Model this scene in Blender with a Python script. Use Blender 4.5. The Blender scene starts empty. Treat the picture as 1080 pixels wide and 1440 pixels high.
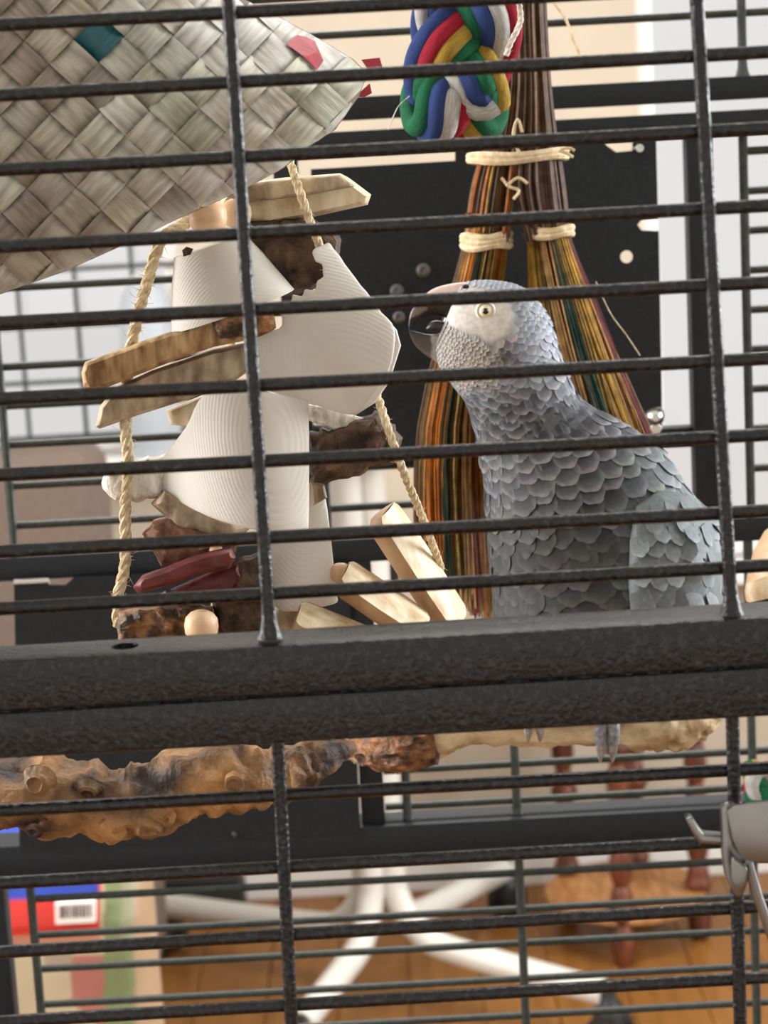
import bpy, bmesh, math, random
from mathutils import Vector, Matrix, noise
from mathutils.geometry import delaunay_2d_cdt

random.seed(7)
SC = bpy.context.scene
COL = SC.collection
rad = math.radians

# ------------------------------------------------------------------ camera
FPX, W, H = 3000.0, 1080, 1440
CAM = Vector((0.0, -0.55, 1.42))
ROT = Matrix.Rotation(rad(90 - 10.5), 3, 'X') @ Matrix.Rotation(rad(-3.1), 3, 'Z')
cd = bpy.data.cameras.new('camera')
cd.sensor_fit = 'HORIZONTAL'
cd.sensor_width = 24.0
cd.lens = FPX / W * 24.0
cd.clip_start = 0.01
cd.dof.use_dof = True
cd.dof.focus_distance = 0.72
cd.dof.aperture_fstop = cd.lens / 3.0
cam = bpy.data.objects.new('camera', cd)
COL.objects.link(cam)
cam.matrix_world = Matrix.Translation(CAM) @ ROT.to_4x4()
SC.camera = cam

# ------------------------------------------------------------------ world and light
wd = bpy.data.worlds.new('daylight')
SC.world = wd
wd.use_nodes = True
bg = wd.node_tree.nodes['Background']
bg.inputs[0].default_value = (1.0, 0.99, 0.985, 1)
bg.inputs[1].default_value = 0.8

def area_light(name, loc, target, size, power, color):
    l = bpy.data.lights.new(name, 'AREA')
    l.shape = 'RECTANGLE'
    l.size, l.size_y = size
    l.energy = power
    l.color = color
    o = bpy.data.objects.new(name, l)
    COL.objects.link(o)
    o.location = loc
    o.rotation_euler = (Vector(target) - Vector(loc)).to_track_quat('-Z', 'Y').to_euler()
    return o

area_light('added_light_right', (2.36, 1.15, 1.7), (0.0, 0.3, 1.3), (1.4, 1.5), 125, (0.95, 0.98, 1.0))  # area lamp added at an unseen opening in the right wall
area_light('added_light_left', (-2.36, 0.6, 1.75), (0.0, 0.2, 1.3), (1.3, 1.3), 105, (1.0, 0.97, 0.93))  # added lamp, out of view, lights the cage from the left
area_light('added_light_overhead', (0.0, 1.7, 2.53), (0.0, 1.5, 0.0), (1.2, 0.5), 30, (1.0, 0.98, 0.95))  # lamp without a fixture, added overhead to brighten the beam top

vs = SC.view_settings
vs.view_transform = 'Standard'
vs.look = 'None'
vs.exposure = 0.0
vs.gamma = 1.0
vs.use_curve_mapping = False

# ------------------------------------------------------------------ pixel helpers
def ray(px, py):
    return ROT @ Vector(((px - W / 2) / FPX, -(py - H / 2) / FPX, -1.0))
def P(px, py, Y):                       # the point of a pixel on the upright plane at depth Y
    d = ray(px, py)
    return CAM + d * ((Y - CAM.y) / d.y)
def G(px, py, Z=0.0):                   # the point of a pixel at height Z
    d = ray(px, py)
    return CAM + d * ((Z - CAM.z) / d.z)
def M(px, Y):                           # length in metres of px pixels at depth Y
    return px * (Y - CAM.y) / FPX
RI = ROT.transposed()
def PIX(p):
    q = RI @ (p - CAM)
    return (W / 2 + FPX * q.x / -q.z, H / 2 - FPX * q.y / -q.z)

def lin(v):
    v /= 255.0
    return v / 12.92 if v <= 0.04045 else ((v + 0.055) / 1.055) ** 2.4
def c(r, g, b):
    return (lin(r), lin(g), lin(b), 1.0)
def mixc(a, b, t):
    return tuple(a[i] * (1 - t) + b[i] * t for i in range(3)) + (1.0,)

# ------------------------------------------------------------------ materials
MATS = {}
def mat(name, col=(0.5, 0.5, 0.5, 1), rough=0.6, col2=None, scale=60, stretch=(1, 1, 1), lo=0.35, hi=0.65,
        bump=0.0, bscale=None, bstretch=None, metal=0.0, attr=False, trans=0.0, coords='Object', spec=0.5, detail=5,
        glass=False, wave=None, coat=0.0, bdist=0.001):
    if name in MATS:
        return MATS[name]
    m = bpy.data.materials.new(name)
    m.use_nodes = True
    nt = m.node_tree
    N, L = nt.nodes, nt.links
    b = N['Principled BSDF']
    b.inputs['Base Color'].default_value = col
    b.inputs['Roughness'].default_value = rough
    b.inputs['Metallic'].default_value = metal
    b.inputs['Specular IOR Level'].default_value = spec
    b.inputs['Coat Weight'].default_value = coat
    tc = N.new('ShaderNodeTexCoord')
    colout = None
    if attr:
        a = N.new('ShaderNodeVertexColor')
        a.layer_name = 'Col'
        colout = a.outputs[0]
    if col2 is not None:
        mp = N.new('ShaderNodeMapping')
        mp.inputs['Scale'].default_value = stretch
        L.new(tc.outputs[coords], mp.inputs[0])
        nz = N.new('ShaderNodeTexNoise')
        nz.inputs['Scale'].default_value = scale
        nz.inputs['Detail'].default_value = detail
        L.new(mp.outputs[0], nz.inputs['Vector'])
        rp = N.new('ShaderNodeValToRGB')
        rp.color_ramp.elements[0].position = lo
        rp.color_ramp.elements[1].position = hi
        rp.color_ramp.elements[0].color = col
        rp.color_ramp.elements[1].color = col2
        L.new(nz.outputs['Fac'], rp.inputs[0])
        if colout is not None:
            mx = N.new('ShaderNodeMixRGB')
            mx.blend_type = 'MULTIPLY'
            mx.inputs[0].default_value = 1.0
            L.new(colout, mx.inputs[1])
            L.new(rp.outputs[0], mx.inputs[2])
            colout = mx.outputs[0]
        else:
            colout = rp.outputs[0]
    if colout is not None:
        L.new(colout, b.inputs['Base Color'])
    if bump > 0:
        mp = N.new('ShaderNodeMapping')
        mp.inputs['Scale'].default_value = bstretch or stretch
        L.new(tc.outputs[coords], mp.inputs[0])
        if wave:
            nz = N.new('ShaderNodeTexWave')
            mp.inputs['Location'].default_value = -P(470, 640, 0.10)
            nz.wave_type = 'RINGS'
            nz.rings_direction = 'SPHERICAL'
            nz.inputs['Scale'].default_value = wave
            nz.inputs['Distortion'].default_value = 1.2
            nz.inputs['Detail'].default_value = 1
        else:
            nz = N.new('ShaderNodeTexNoise')
            nz.inputs['Scale'].default_value = bscale or scale
            nz.inputs['Detail'].default_value = detail
        L.new(mp.outputs[0], nz.inputs['Vector'])
        bp = N.new('ShaderNodeBump')
        bp.inputs['Strength'].default_value = bump
        bp.inputs['Distance'].default_value = bdist
        L.new(nz.outputs['Fac'], bp.inputs['Height'])
        L.new(bp.outputs[0], b.inputs['Normal'])
    if trans > 0:
        tr = N.new('ShaderNodeBsdfTranslucent')
        if colout is not None:
            L.new(colout, tr.inputs[0])
        else:
            tr.inputs[0].default_value = col
        mxs = N.new('ShaderNodeMixShader')
        mxs.inputs[0].default_value = trans
        L.new(b.outputs[0], mxs.inputs[1])
        L.new(tr.outputs[0], mxs.inputs[2])
        L.new(mxs.outputs[0], N['Material Output'].inputs[0])
    if glass:
        t = N.new('ShaderNodeBsdfTransparent')
        g = N.new('ShaderNodeBsdfGlossy')
        g.inputs['Roughness'].default_value = 0.03
        mxs = N.new('ShaderNodeMixShader')
        mxs.inputs[0].default_value = 0.06
        L.new(t.outputs[0], mxs.inputs[1])
        L.new(g.outputs[0], mxs.inputs[2])
        L.new(mxs.outputs[0], N['Material Output'].inputs[0])
    MATS[name] = m
    return m

coatm = mat('black hammertone coat', c(6, 7, 9), 0.30, c(40, 43, 48), 620, lo=0.50, hi=0.70, bump=0.75, bscale=800, spec=0.42, detail=3, bdist=0.0007)
backm = mat('black satin coat', c(24, 29, 34), 0.5, c(33, 39, 45), 500, bump=0.15, bscale=900, spec=0.3, detail=2)
greenm = mat('dark green-black wire', c(38, 46, 42), 0.45, c(58, 64, 60), 300, bump=0.1, bscale=700)
steelm = mat('brushed stainless steel', c(128, 127, 126), 0.33, c(138, 137, 136), 60, metal=1.0, bump=0.04)
boltm = mat('polished bolt steel', c(200, 200, 200), 0.22, metal=1.0)
rivetm = mat('dull grey rivet', c(105, 105, 105), 0.45, metal=0.7)
paperm = mat('white ridged moulded paper', c(218, 214, 204), 0.62, c(228, 225, 218), 30, bump=0.22, wave=260, trans=0.25, bdist=0.0003)
leafm = mat('pale dried palm leaf', c(204, 203, 200), 0.36, c(255, 255, 255), 3, stretch=(0.3, 1.7, 1), coords='UV', attr=True, lo=0.36, hi=0.62,
            bump=0.22, bscale=5, bstretch=(0.6, 6, 1), spec=0.55, bdist=0.0012, trans=0.08)
palewood = mat('pale peeled wood', c(188, 160, 116), 0.6, c(232, 219, 190), 150, stretch=(1, 1, 0.25), bump=0.4, bscale=300, bdist=0.0008)
brownwood = mat('brown grained wood', c(120, 84, 48), 0.65, c(205, 172, 122), 160, stretch=(1.6, 1, 0.3), bump=0.5, bscale=400, bdist=0.001)
greywood = mat('grey-brown weathered wood', c(120, 100, 80), 0.75, c(196, 178, 150), 170, stretch=(1, 1, 0.35), bump=0.5, bscale=350, bdist=0.001)
barkm = mat('rough dark bark', c(40, 28, 22), 0.8, c(112, 84, 62), 150, bump=0.9, bscale=260, bdist=0.003, lo=0.4, hi=0.75)
bark2 = mat('rough golden brown bark', c(52, 34, 20), 0.55, c(176, 128, 76), 190, bump=0.9, bscale=240, bdist=0.003, lo=0.4, hi=0.7)
reddish = mat('dark red dyed wood', c(64, 18, 22), 0.55, c(110, 44, 42), 140, stretch=(0.4, 1, 1.4), bump=0.4, bscale=300, bdist=0.001)
beadm = mat('plain wooden bead', c(214, 176, 138), 0.45, c(228, 196, 160), 80, stretch=(1, 1, 4))
fibrewhite = mat('frayed white fibre', c(196, 186, 168), 0.8, c(244, 240, 232), 420, stretch=(1, 1, 0.3), bump=0.7, bscale=600, bdist=0.0015)
twinem = mat('jute twine', c(186, 164, 124), 0.9, c(230, 214, 182), 500, bump=0.6, bscale=900, bdist=0.0008)
strandm = mat('dyed broom fibre', c(175, 175, 175), 0.55, c(235, 235, 235), 200, attr=True, spec=0.15)
yarnm = mat('dyed cotton yarn', c(200, 200, 200), 0.85, c(255, 255, 255), 6, stretch=(1, 14, 1), coords='UV', attr=True, bump=0.7, bscale=8,
            bstretch=(1, 20, 1), bdist=0.0015, spec=0.2)
plumem = mat('grey plumage', c(228, 228, 228), 0.62, c(255, 255, 255), 500, attr=True, bump=0.2, bscale=1500, bdist=0.0003, spec=0.3)
beakm = mat('glossy horn', c(235, 235, 235), 0.32, c(255, 255, 255), 200, attr=True, spec=0.5)
irism = mat('pale yellow iris', c(226, 216, 178), 0.2, spec=0.6)
pupilm = mat('black pupil', c(8, 8, 8), 0.08, spec=0.7)
lidm = mat('bare white eyelid skin', c(214, 208, 200), 0.6)
footm = mat('grey scaly foot skin', c(96, 98, 104), 0.5, c(140, 142, 146), 500, bump=0.5, bscale=900, bdist=0.0006)
clawm = mat('horn claw', c(120, 118, 116), 0.3, c(160, 158, 152), 300)
knotm = mat('knotty brown grapewood', c(44, 28, 24), 0.6, c(184, 138, 86), 30, bump=0.9, bscale=120, bdist=0.004, lo=0.39, hi=0.60)  # dark mottle puts the shade of hollows into the wood colour
paleperch = mat('pale driftwood', c(150, 122, 86), 0.7, c(226, 206, 166), 80, stretch=(0.5, 1, 1), bump=0.8, bscale=160, bdist=0.003)
floorm = mat('honey oak plank', c(124, 80, 30), 0.45, c(142, 94, 40), 10, stretch=(5, 0.5, 1), bump=0.1, bscale=60)
jointm = mat('dark floor joint', c(90, 58, 24), 0.7)
wallm = mat('beige painted wall', c(184, 172, 154), 0.85, c(190, 178, 160), 8, bump=0.05, bscale=200)
offwhite = mat('off-white painted wall', c(214, 213, 210), 0.85, c(220, 219, 216), 8, bump=0.05, bscale=200)
whitem = mat('white painted trim', c(232, 230, 226), 0.5)
whitetube = mat('white enamelled tube', c(204, 202, 194), 0.4)
rubber = mat('black caster rubber', c(24, 24, 25), 0.5)
glassm = mat('window glass', glass=True)
redwood = mat('red-brown turned wood', c(66, 32, 20), 0.4, c(112, 58, 34), 40, stretch=(1, 1, 0.3))
tanwood = mat('tan brown wood', c(150, 100, 56), 0.45, c(186, 134, 84), 30, stretch=(4, 0.6, 1))
taupem = mat('taupe upholstery', c(92, 78, 69), 0.9, c(100, 86, 76), 120, bump=0.2, bscale=800)
jugm = mat('milky plastic', c(214, 220, 226), 0.4, trans=0.5)
blackm = mat('black plastic', c(28, 28, 30), 0.45)

# ------------------------------------------------------------------ object helpers
def link(o, parent=None):
    COL.objects.link(o)
    if parent is not None:
        o.parent = parent
        p = Vector(parent.location)
        q = parent.parent
        while q is not None:
            p += Vector(q.location)
            q = q.parent
        o.location = -p
    return o
def thing(name, base, label, cat, group=None):
    o = bpy.data.objects.new(name, None)
    o.empty_display_size = 0.02
    COL.objects.link(o)
    o.location = base
    tag(o, label, cat, group)
    return o
def tag(o, label=None, cat=None, group=None, kind=None):
    if label: o['label'] = label
    if cat: o['category'] = cat
    if group: o['group'] = group
    if kind: o['kind'] = kind
    return o
class MB:
    def __init__(s):
        s.v, s.f, s.col, s.uv = [], [], [], []
    def add(s, verts, faces, col=None, uv=None):
        n = len(s.v)
        s.v += [tuple(p) for p in verts]
        s.f += [tuple(i + n for i in f) for f in faces]
        if col is not None:
            s.col += (list(col) if isinstance(col, list) else [col] * len(verts))
        if uv is not None:
            s.uv += uv
    def box(s, a, b, **k):
        x0, y0, z0 = a; x1, y1, z1 = b
        s.add([(x0, y0, z0), (x1, y0, z0), (x1, y1, z0), (x0, y1, z0), (x0, y0, z1), (x1, y0, z1), (x1, y1, z1), (x0, y1, z1)],
              [(0, 3, 2, 1), (4, 5, 6, 7), (0, 1, 5, 4), (1, 2, 6, 5), (2, 3, 7, 6), (3, 0, 4, 7)], **k)
    def obox(s, p0, p1, w, h, up=Vector((0, 0, 1)), **k):       # box along p0-p1, w across (depth), h along up
        d = (p1 - p0).normalized()
        a = d.cross(up).normalized()
        u = a.cross(d).normalized()
        vs_ = []
        for p in (p0, p1):
            for sa, su in ((-1, -1), (1, -1), (1, 1), (-1, 1)):
                vs_.append(p + a * sa * w / 2 + u * su * h / 2)
        s.add(vs_, [(0, 1, 2, 3), (7, 6, 5, 4), (0, 4, 5, 1), (1, 5, 6, 2), (2, 6, 7, 3), (3, 7, 4, 0)], **k)
    def tube(s, pts, r, seg=8, col=None, uv=False, caps=True, rfun=None):
        pts = [Vector(p) for p in pts]
        n = len(pts)
        rs = r if isinstance(r, (list, tuple)) else [r] * n
        vs_, fs, uvs = [], [], []
        t0 = (pts[1] - pts[0]).normalized()
        ref = Vector((0, 0, 1)) if abs(t0.z) < 0.9 else Vector((1, 0, 0))
        a = t0.cross(ref).normalized()
        ln = 0
        for i in range(n):
            t = (pts[min(i + 1, n - 1)] - pts[max(i - 1, 0)]).normalized()
            a = (a - t * a.dot(t)).normalized()
            b = t.cross(a)
            if i: ln += (pts[i] - pts[i - 1]).length
            for k in range(seg):
                th = 2 * math.pi * k / seg
                rr = rs[i] * (rfun(i, k) if rfun else 1)
                vs_.append(pts[i] + (a * math.cos(th) + b * math.sin(th)) * rr)
                uvs.append((ln * 60, k / seg))
        for i in range(n - 1):
            for k in range(seg):
                k2 = (k + 1) % seg
                fs.append((i * seg + k, i * seg + k2, (i + 1) * seg + k2, (i + 1) * seg + k))
        if caps:
            fs.append(tuple(range(seg))[::-1])
            fs.append(tuple((n - 1) * seg + k for k in range(seg)))
        s.add(vs_, fs, col=col, uv=uvs if uv else None)
    def lathe(s, base, axis, prof, seg=20, col=None):            # prof = [(height, radius)]
        axis = Vector(axis).normalized()
        ref = Vector((0, 0, 1)) if abs(axis.z) < 0.9 else Vector((1, 0, 0))
        a = axis.cross(ref).normalized(); b = axis.cross(a)
        vs_, fs = [], []
        for h, r in prof:
            for k in range(seg):
                th = 2 * math.pi * k / seg
                vs_.append(Vector(base) + axis * h + (a * math.cos(th) + b * math.sin(th)) * r)
        for i in range(len(prof) - 1):
            for k in range(seg):
                k2 = (k + 1) % seg
                fs.append((i * seg + k, i * seg + k2, (i + 1) * seg + k2, (i + 1) * seg + k))
        fs.append(tuple(range(seg))[::-1]); fs.append(tuple((len(prof) - 1) * seg + k for k in range(seg)))
        s.add(vs_, fs, col=col)
    def sphere(s, ce, r, seg=18, rings=12, sc=(1, 1, 1), col=None):
        vs_, fs = [], []
        for i in range(rings + 1):
            ph = math.pi * i / rings
            for k in range(seg):
                th = 2 * math.pi * k / seg
                vs_.append(Vector(ce) + Vector((math.sin(ph) * math.cos(th) * r * sc[0], math.sin(ph) * math.sin(th) * r * sc[1], math.cos(ph) * r * sc[2])))
        for i in range(rings):
            for k in range(seg):
                k2 = (k + 1) % seg
                fs.append((i * seg + k, (i + 1) * seg + k, (i + 1) * seg + k2, i * seg + k2))
        s.add(vs_, fs, col=col)
    def prism(s, pts, vec, **k):
        n = len(pts)
        vs_ = [Vector(p) for p in pts] + [Vector(p) + Vector(vec) for p in pts]
        fs = [tuple(range(n)), tuple(range(2 * n - 1, n - 1, -1))]
        for i in range(n):
            j = (i + 1) % n
            fs.append((i, i + n, j + n, j))
        s.add(vs_, fs, **k)
    def build(s, name, m, parent=None, smooth=True, bevel=0.0, bseg=2, weld=False):
        me = bpy.data.meshes.new(name)
        me.from_pydata(s.v, [], s.f)
        me.update()
        if s.col:
            ca = me.color_attributes.new('Col', 'FLOAT_COLOR', 'POINT')
            for i, q in enumerate(s.col):
                ca.data[i].color = q
        if s.uv:
            ul = me.uv_layers.new(name='UVMap')
            for lp in me.loops:
                ul.data[lp.index].uv = s.uv[lp.vertex_index]
        bm = bmesh.new()
        bm.from_mesh(me)
        if weld:
            bmesh.ops.remove_doubles(bm, verts=bm.verts, dist=1e-6)
        bmesh.ops.recalc_face_normals(bm, faces=bm.faces)
        if bevel > 0:
            es = [e for e in bm.edges if len(e.link_faces) == 2 and e.calc_face_angle(0) > 0.5]
            bmesh.ops.bevel(bm, geom=es, offset=bevel, segments=bseg, affect='EDGES', profile=0.5, clamp_overlap=True)
        bm.to_mesh(me)
        bm.free()
        if smooth:
            me.polygons.foreach_set('use_smooth', [True] * len(me.polygons))
            try:
                me.set_sharp_from_angle(angle=rad(40))
            except Exception:
                pass
        me.materials.append(m)
        o = bpy.data.objects.new(name, me)
        return link(o, parent)

def spline(pts, n):
    pts = [Vector(p) for p in pts]
    out = []
    for i in range(len(pts) - 1):
        p0 = pts[max(i - 1, 0)]; p1 = pts[i]; p2 = pts[i + 1]; p3 = pts[min(i + 2, len(pts) - 1)]
        for k in range(n):
            t = k / n
            out.append(0.5 * ((2 * p1) + (p2 - p0) * t + (2 * p0 - 5 * p1 + 4 * p2 - p3) * t * t + (3 * p1 - p0 - 3 * p2 + p3) * t ** 3))
    out.append(pts[-1])
    return out

def holed_plate(name, outer, holes, thick, frame, m, parent=None, bevel=0.0003):
    """flat plate with real holes; outer / holes are 2D loops (u, w) mapped by frame(u, w) -> point; thickness goes +Y"""
    cu = bpy.data.curves.new(name, 'CURVE')
    cu.dimensions = '2D'
    cu.fill_mode = 'BOTH'
    cu.extrude = thick / 2
    for lp in [outer] + holes:
        sp = cu.splines.new('POLY')
        sp.points.add(len(lp) - 1)
        for i, (u, w) in enumerate(lp):
            sp.points[i].co = (u, w, 0, 1)
        sp.use_cyclic_u = True
    t = bpy.data.objects.new(name, cu)
    COL.objects.link(t)
    dg = bpy.context.evaluated_depsgraph_get()
    me = bpy.data.meshes.new_from_object(t.evaluated_get(dg))
    bpy.data.objects.remove(t)
    bpy.data.curves.remove(cu)
    for v in me.vertices:
        p = frame(v.co.x, v.co.y)
        v.co = p + Vector((0, v.co.z, 0))
    me.name = name
    me.materials.clear()
    me.materials.append(m)
    o = bpy.data.objects.new(name, me)
    return link(o, parent)

def resample(loop, step):
    out = []
    n = len(loop)
    for i in range(n):
        a, b = Vector(loop[i]), Vector(loop[(i + 1) % n])
        k = max(1, int((b - a).length / step))
        for j in range(k):
            out.append(a.lerp(b, j / k))
    return out
def inside(p, loop):
    r = False
    n = len(loop)
    j = n - 1
    for i in range(n):
        xi, yi = loop[i][0], loop[i][1]; xj, yj = loop[j][0], loop[j][1]
        if (yi > p[1]) != (yj > p[1]) and p[0] < (xj - xi) * (p[1] - yi) / (yj - yi) + xi:
            r = not r
        j = i
    return r
def edge_dist(p, loop):
    best = 1e9; bq = None
    n = len(loop)
    px, py = p[0], p[1]
    for i in range(n):
        ax, ay = loop[i][0], loop[i][1]; bx, by = loop[(i + 1) % n][0], loop[(i + 1) % n][1]
        dx, dy = bx - ax, by - ay
        t = max(0, min(1, ((px - ax) * dx + (py - ay) * dy) / (dx * dx + dy * dy + 1e-9)))
        qx, qy = ax + dx * t, ay + dy * t
        d = math.hypot(px - qx, py - qy)
        if d < best:
            best = d; bq = (qx, qy)
    return best, bq

def slab(name, outline, Y, depth, m, parent, step=7, rnd=10, rough=0.0, rscale=60, bend=None, jag=0.0, tilt=(0, 0), seed=0, smoothed=True, curve=False):
    """a solid piece from an outline (pixels, at depth Y): its own thickness, rounded edges, an optional bend and rough faces"""
    if curve:
        nn = len(outline); cv = []
        for i in range(nn):
            p0, p1, p2, p3 = [Vector(outline[(i + k) % nn]) for k in (-1, 0, 1, 2)]
            for k in range(4):
                t = k / 4
                cv.append(0.5 * ((2 * p1) + 0.8 * (p2 - p0) * t + (2 * p0 - 5 * p1 + 4 * p2 - p3) * t * t * 0.8 + (3 * p1 - p0 - 3 * p2 + p3) * t ** 3 * 0.8 + 0.2 * 2 * (p2 - p1) * t))
        outline = cv
    lp = resample([Vector((p[0], p[1])) for p in outline], step)
    if jag:
        lp = [p + Vector((noise.noise(Vector((p.x * 0.09, p.y * 0.09, seed))), noise.noise(Vector((p.x * 0.09, p.y * 0.09, seed + 9))))) * jag for p in lp]
    n = len(lp)
    xs = [p.x for p in lp]; ys = [p.y for p in lp]
    cx, cy = sum(xs) / n, sum(ys) / n
    pts = list(lp)
    for ki in (0.3, 0.95):
        for i in range(n):
            tg = (lp[(i + 1) % n] - lp[i - 1]).normalized()
            for sg in (1, -1):
                q = lp[i] + Vector((-tg.y, tg.x)) * rnd * ki * sg
                if inside(q, lp) and edge_dist(q, lp)[0] > rnd * ki * 0.75:
                    pts.append(q)
    y = min(ys) + step * 0.5
    row = 0
    while y < max(ys):
        x = min(xs) + step * 0.5 * (row % 2)
        while x < max(xs):
            if inside((x, y), lp) and edge_dist((x, y), lp)[0] > rnd + step * 0.4:
                pts.append(Vector((x, y)))
            x += step
        y += step * 0.87
        row += 1
    res = delaunay_2d_cdt(pts, [(i, (i + 1) % n) for i in range(n)], [], 1, 0.001)
    vv, ff = res[0], res[2]
    isb = [edge_dist(p, lp)[0] < 0.01 for p in vv]
    mid, front, back = [], [], []
    for p in vv:
        d = edge_dist(p, lp)[0]
        t = min(1, d / rnd)
        prof = math.sqrt(max(0, 1 - (1 - t) ** 2))
        off = bend((p.x - cx), (p.y - cy)) if bend else 0.0
        off += (p.x - cx) * tilt[0] + (p.y - cy) * tilt[1]
        q = P(p.x, p.y, Y)
        nz = noise.fractal(Vector((q.x * rscale, q.z * rscale, seed * 3.1)), 1.0, 2.0, 4) * rough if rough else 0
        h = depth * (0.35 + 0.65 * prof) / 2
        front.append(P(p.x, p.y, Y + off - h - nz * (0.4 + 0.6 * prof)))
        bq = P(p.x, p.y, Y + off)
        back.append(bq + Vector((0, h + nz, 0)))
    nv = len(vv)
    fs = []
    for f in ff:
        fs.append(tuple(f)); fs.append(tuple(i + nv for i in reversed(f)))
    ec = {}
    for f in ff:
        for i in range(len(f)):
            a, b = f[i], f[(i + 1) % len(f)]
            k = (min(a, b), max(a, b))
            ec[k] = ec.get(k, 0) + 1
    for (a, b), k in ec.items():
        if k == 1:
            fs.append((a, b, b + nv, a + nv))
    mb = MB()
    mb.add(front + back, fs)
    return mb.build(name, m, parent, smooth=smoothed)

# ================================================================== THE SETTING
YB = G(750, 1241, 0).y + 0.0
fl = tag(bpy.data.objects.new('floor', None), kind='structure')
COL.objects.link(fl)
mb = MB(); mb.box((-2.5, -2.0, -0.05), (2.5, YB + 0.1, -0.012)); mb.build('subfloor', jointm, fl, smooth=False)
pw = 0.118
plank_meshes = []
for i in range(-11, 12):
    y = 1.4 - (i % 3) * 0.4
    while y < YB:
        y1 = min(y + 1.15, YB)
        if y1 - y > 0.05:
            mb = MB(); mb.box((i * pw + 0.0012, y + 0.0012, -0.0119), ((i + 1) * pw - 0.0012, y1 - 0.0012, random.uniform(-0.0006, 0.0)))
            mb.build('plank', floorm, fl, smooth=False)
        y += 1.15
mb = MB(); mb.box((-2.4, -1.9, -0.0119), (2.4, 0.58, 0)); mb.build('near_boards', floorm, fl, smooth=False)

# back wall with two window openings and an unseen high one added for light
wr0, wr1 = P(905, 400, YB).x, P(905, 400, YB).x + 1.0
wl1 = P(262, 500, YB).x
wl0 = wl1 - 0.95
wz_r = (0.60, 2.48)
wz_l = (P(90, 640, YB).z, 2.48)
def rect(x0, z0, x1, z1):
    return [(x0, z0), (x1, z0), (x1, z1), (x0, z1)]
wb = holed_plate('wall_back', rect(-2.4, -0.05, 2.4, 2.6), [rect(wr0, wz_r[0], wr1, wz_r[1]), rect(wl0, wz_l[0], wl1, wz_l[1]), rect(wl1 + 0.06, 1.78, wr0 - 0.06, 2.48)], 0.12,
                 lambda u, w: Vector((u, YB + 0.06, w)), wallm)
tag(wb, kind='structure')
def side_wall(name, x, sgn, hole):
    o = holed_plate(name, rect(-1.9, -0.05, YB + 0.12, 2.6), [hole], 0.1, lambda u, w: Vector((u, 0, w)), offwhite)
    for v in o.data.vertices:
        y, t, z = v.co.x, v.co.y, v.co.z
        v.co = (x + t + sgn * 0.05, y, z)
    o.data.flip_normals() if sgn > 0 else None
    return tag(o, kind='structure')
side_wall('wall_left', -2.4, -1, rect(-0.05, 1.1, 1.25, 2.4))  # its unseen opening is added only for light
side_wall('wall_right', 2.4, 1, rect(0.45, 0.95, 1.85, 2.45))  # opening out of view, added to let light in
mb = MB(); mb.box((-2.4, -2.0, -0.05), (2.4, -1.9, 2.6)); tag(mb.build('wall_front', offwhite, smooth=False), kind='structure')
mb = MB(); mb.box((-2.5, -2.0, 2.6), (2.5, YB + 0.12, 2.7)); tag(mb.build('ceiling', whitem, smooth=False), kind='structure')
bb = MB(); bb.box((-2.4, YB - 0.015, 0), (2.4, YB, 0.07)); tag(bb.build('baseboard_back', whitem, bevel=0.003), kind='structure')
def window(name, x0, x1, z0, z1, grille):
    w = tag(bpy.data.objects.new(name, None), kind='structure')
    COL.objects.link(w)
    w.location = ((x0 + x1) / 2, YB, z0)
    mb = MB(); t = 0.03
    for a, b in (((x0, z0), (x0 + t, z1)), ((x1 - t, z0), (x1, z1)), ((x0 + t, z0), (x1 - t, z0 + t)), ((x0 + t, z1 - t), (x1 - t, z1))):
        mb.box((a[0], YB + 0.02, a[1]), (b[0], YB + 0.07, b[1]))
    mb.build('window_frame', whitem, w, bevel=0.002)
    mb = MB(); mb.box((x0 + t, YB + 0.05, z0 + t), (x1 - t, YB + 0.054, z1 - t)); mb.build('pane', glassm, w, smooth=False)
    mb = MB(); mb.box((x0 - 0.04, YB - 0.12, z0 - 0.025), (x1 + 0.04, YB + 0.02, z0)); mb.build('window_sill', whitem, w, bevel=0.004)
    if grille:
        s = M(81, YB)
        x = P(112, 500, YB).x
        while x - s > x0: x -= s
        while x < x1:
            mb = MB(); mb.tube([(x, YB + 0.012, z0), (x, YB + 0.012, z1)], 0.0045, 6); mb.build('grille_bar', greenm, w)
            x += s
        z = P(112, 536, YB).z
        while z - s * 0.97 > z0: z -= s * 0.97
        while z < z1:
            mb = MB(); mb.tube([(x0, YB + 0.012, z), (x1, YB + 0.012, z)], 0.0045, 6); mb.build('grille_bar', greenm, w)
            z += s * 0.97
    return w
window('window_1', wr0, wr1, wz_r[0], wz_r[1], False)
window('window_2', wl0, wl1, wz_l[0], wz_l[1], True)
window('added_high_window', wl1 + 0.06, wr0 - 0.06, 1.78, 2.48, False)  # unseen high window, added as a bright reflection for the beam top

# ================================================================== THE CAGE
YK = 0.55                                   # back of the cage
cage = thing('bird_cage', (0, 0.275, 0), 'large black hammertone metal bird cage with horizontal bars around the grey parrot', 'cage')
XL, XR = -0.46, 0.46
ZT, ZB = 1.72, 0.55
def bar(name, p0, p1, r, m, flare=False, seg=10, n=2):
    mb = MB()
    pts = [p0.lerp(p1, i / n) for i in range(n + 1)]
    rs = [r] * (n + 1)
    if flare:
        L_ = (p1 - p0).length
        pts = [p0, p1 - (p1 - p0) * (0.010 / L_), p1 - (p1 - p0) * (0.005 / L_), p1 - (p1 - p0) * (0.002 / L_), p1]
        rs = [r, r, r * 1.12, r * 1.45, r * 1.9]
    mb.tube(pts, rs, seg)
    return mb.build(name, m, cage)
def extend(pa, pb, x0, x1):
    d = (pb - pa) / (pb.x - pa.x)
    return pa + d * (x0 - pa.x), pa + d * (x1 - pa.x)
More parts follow.
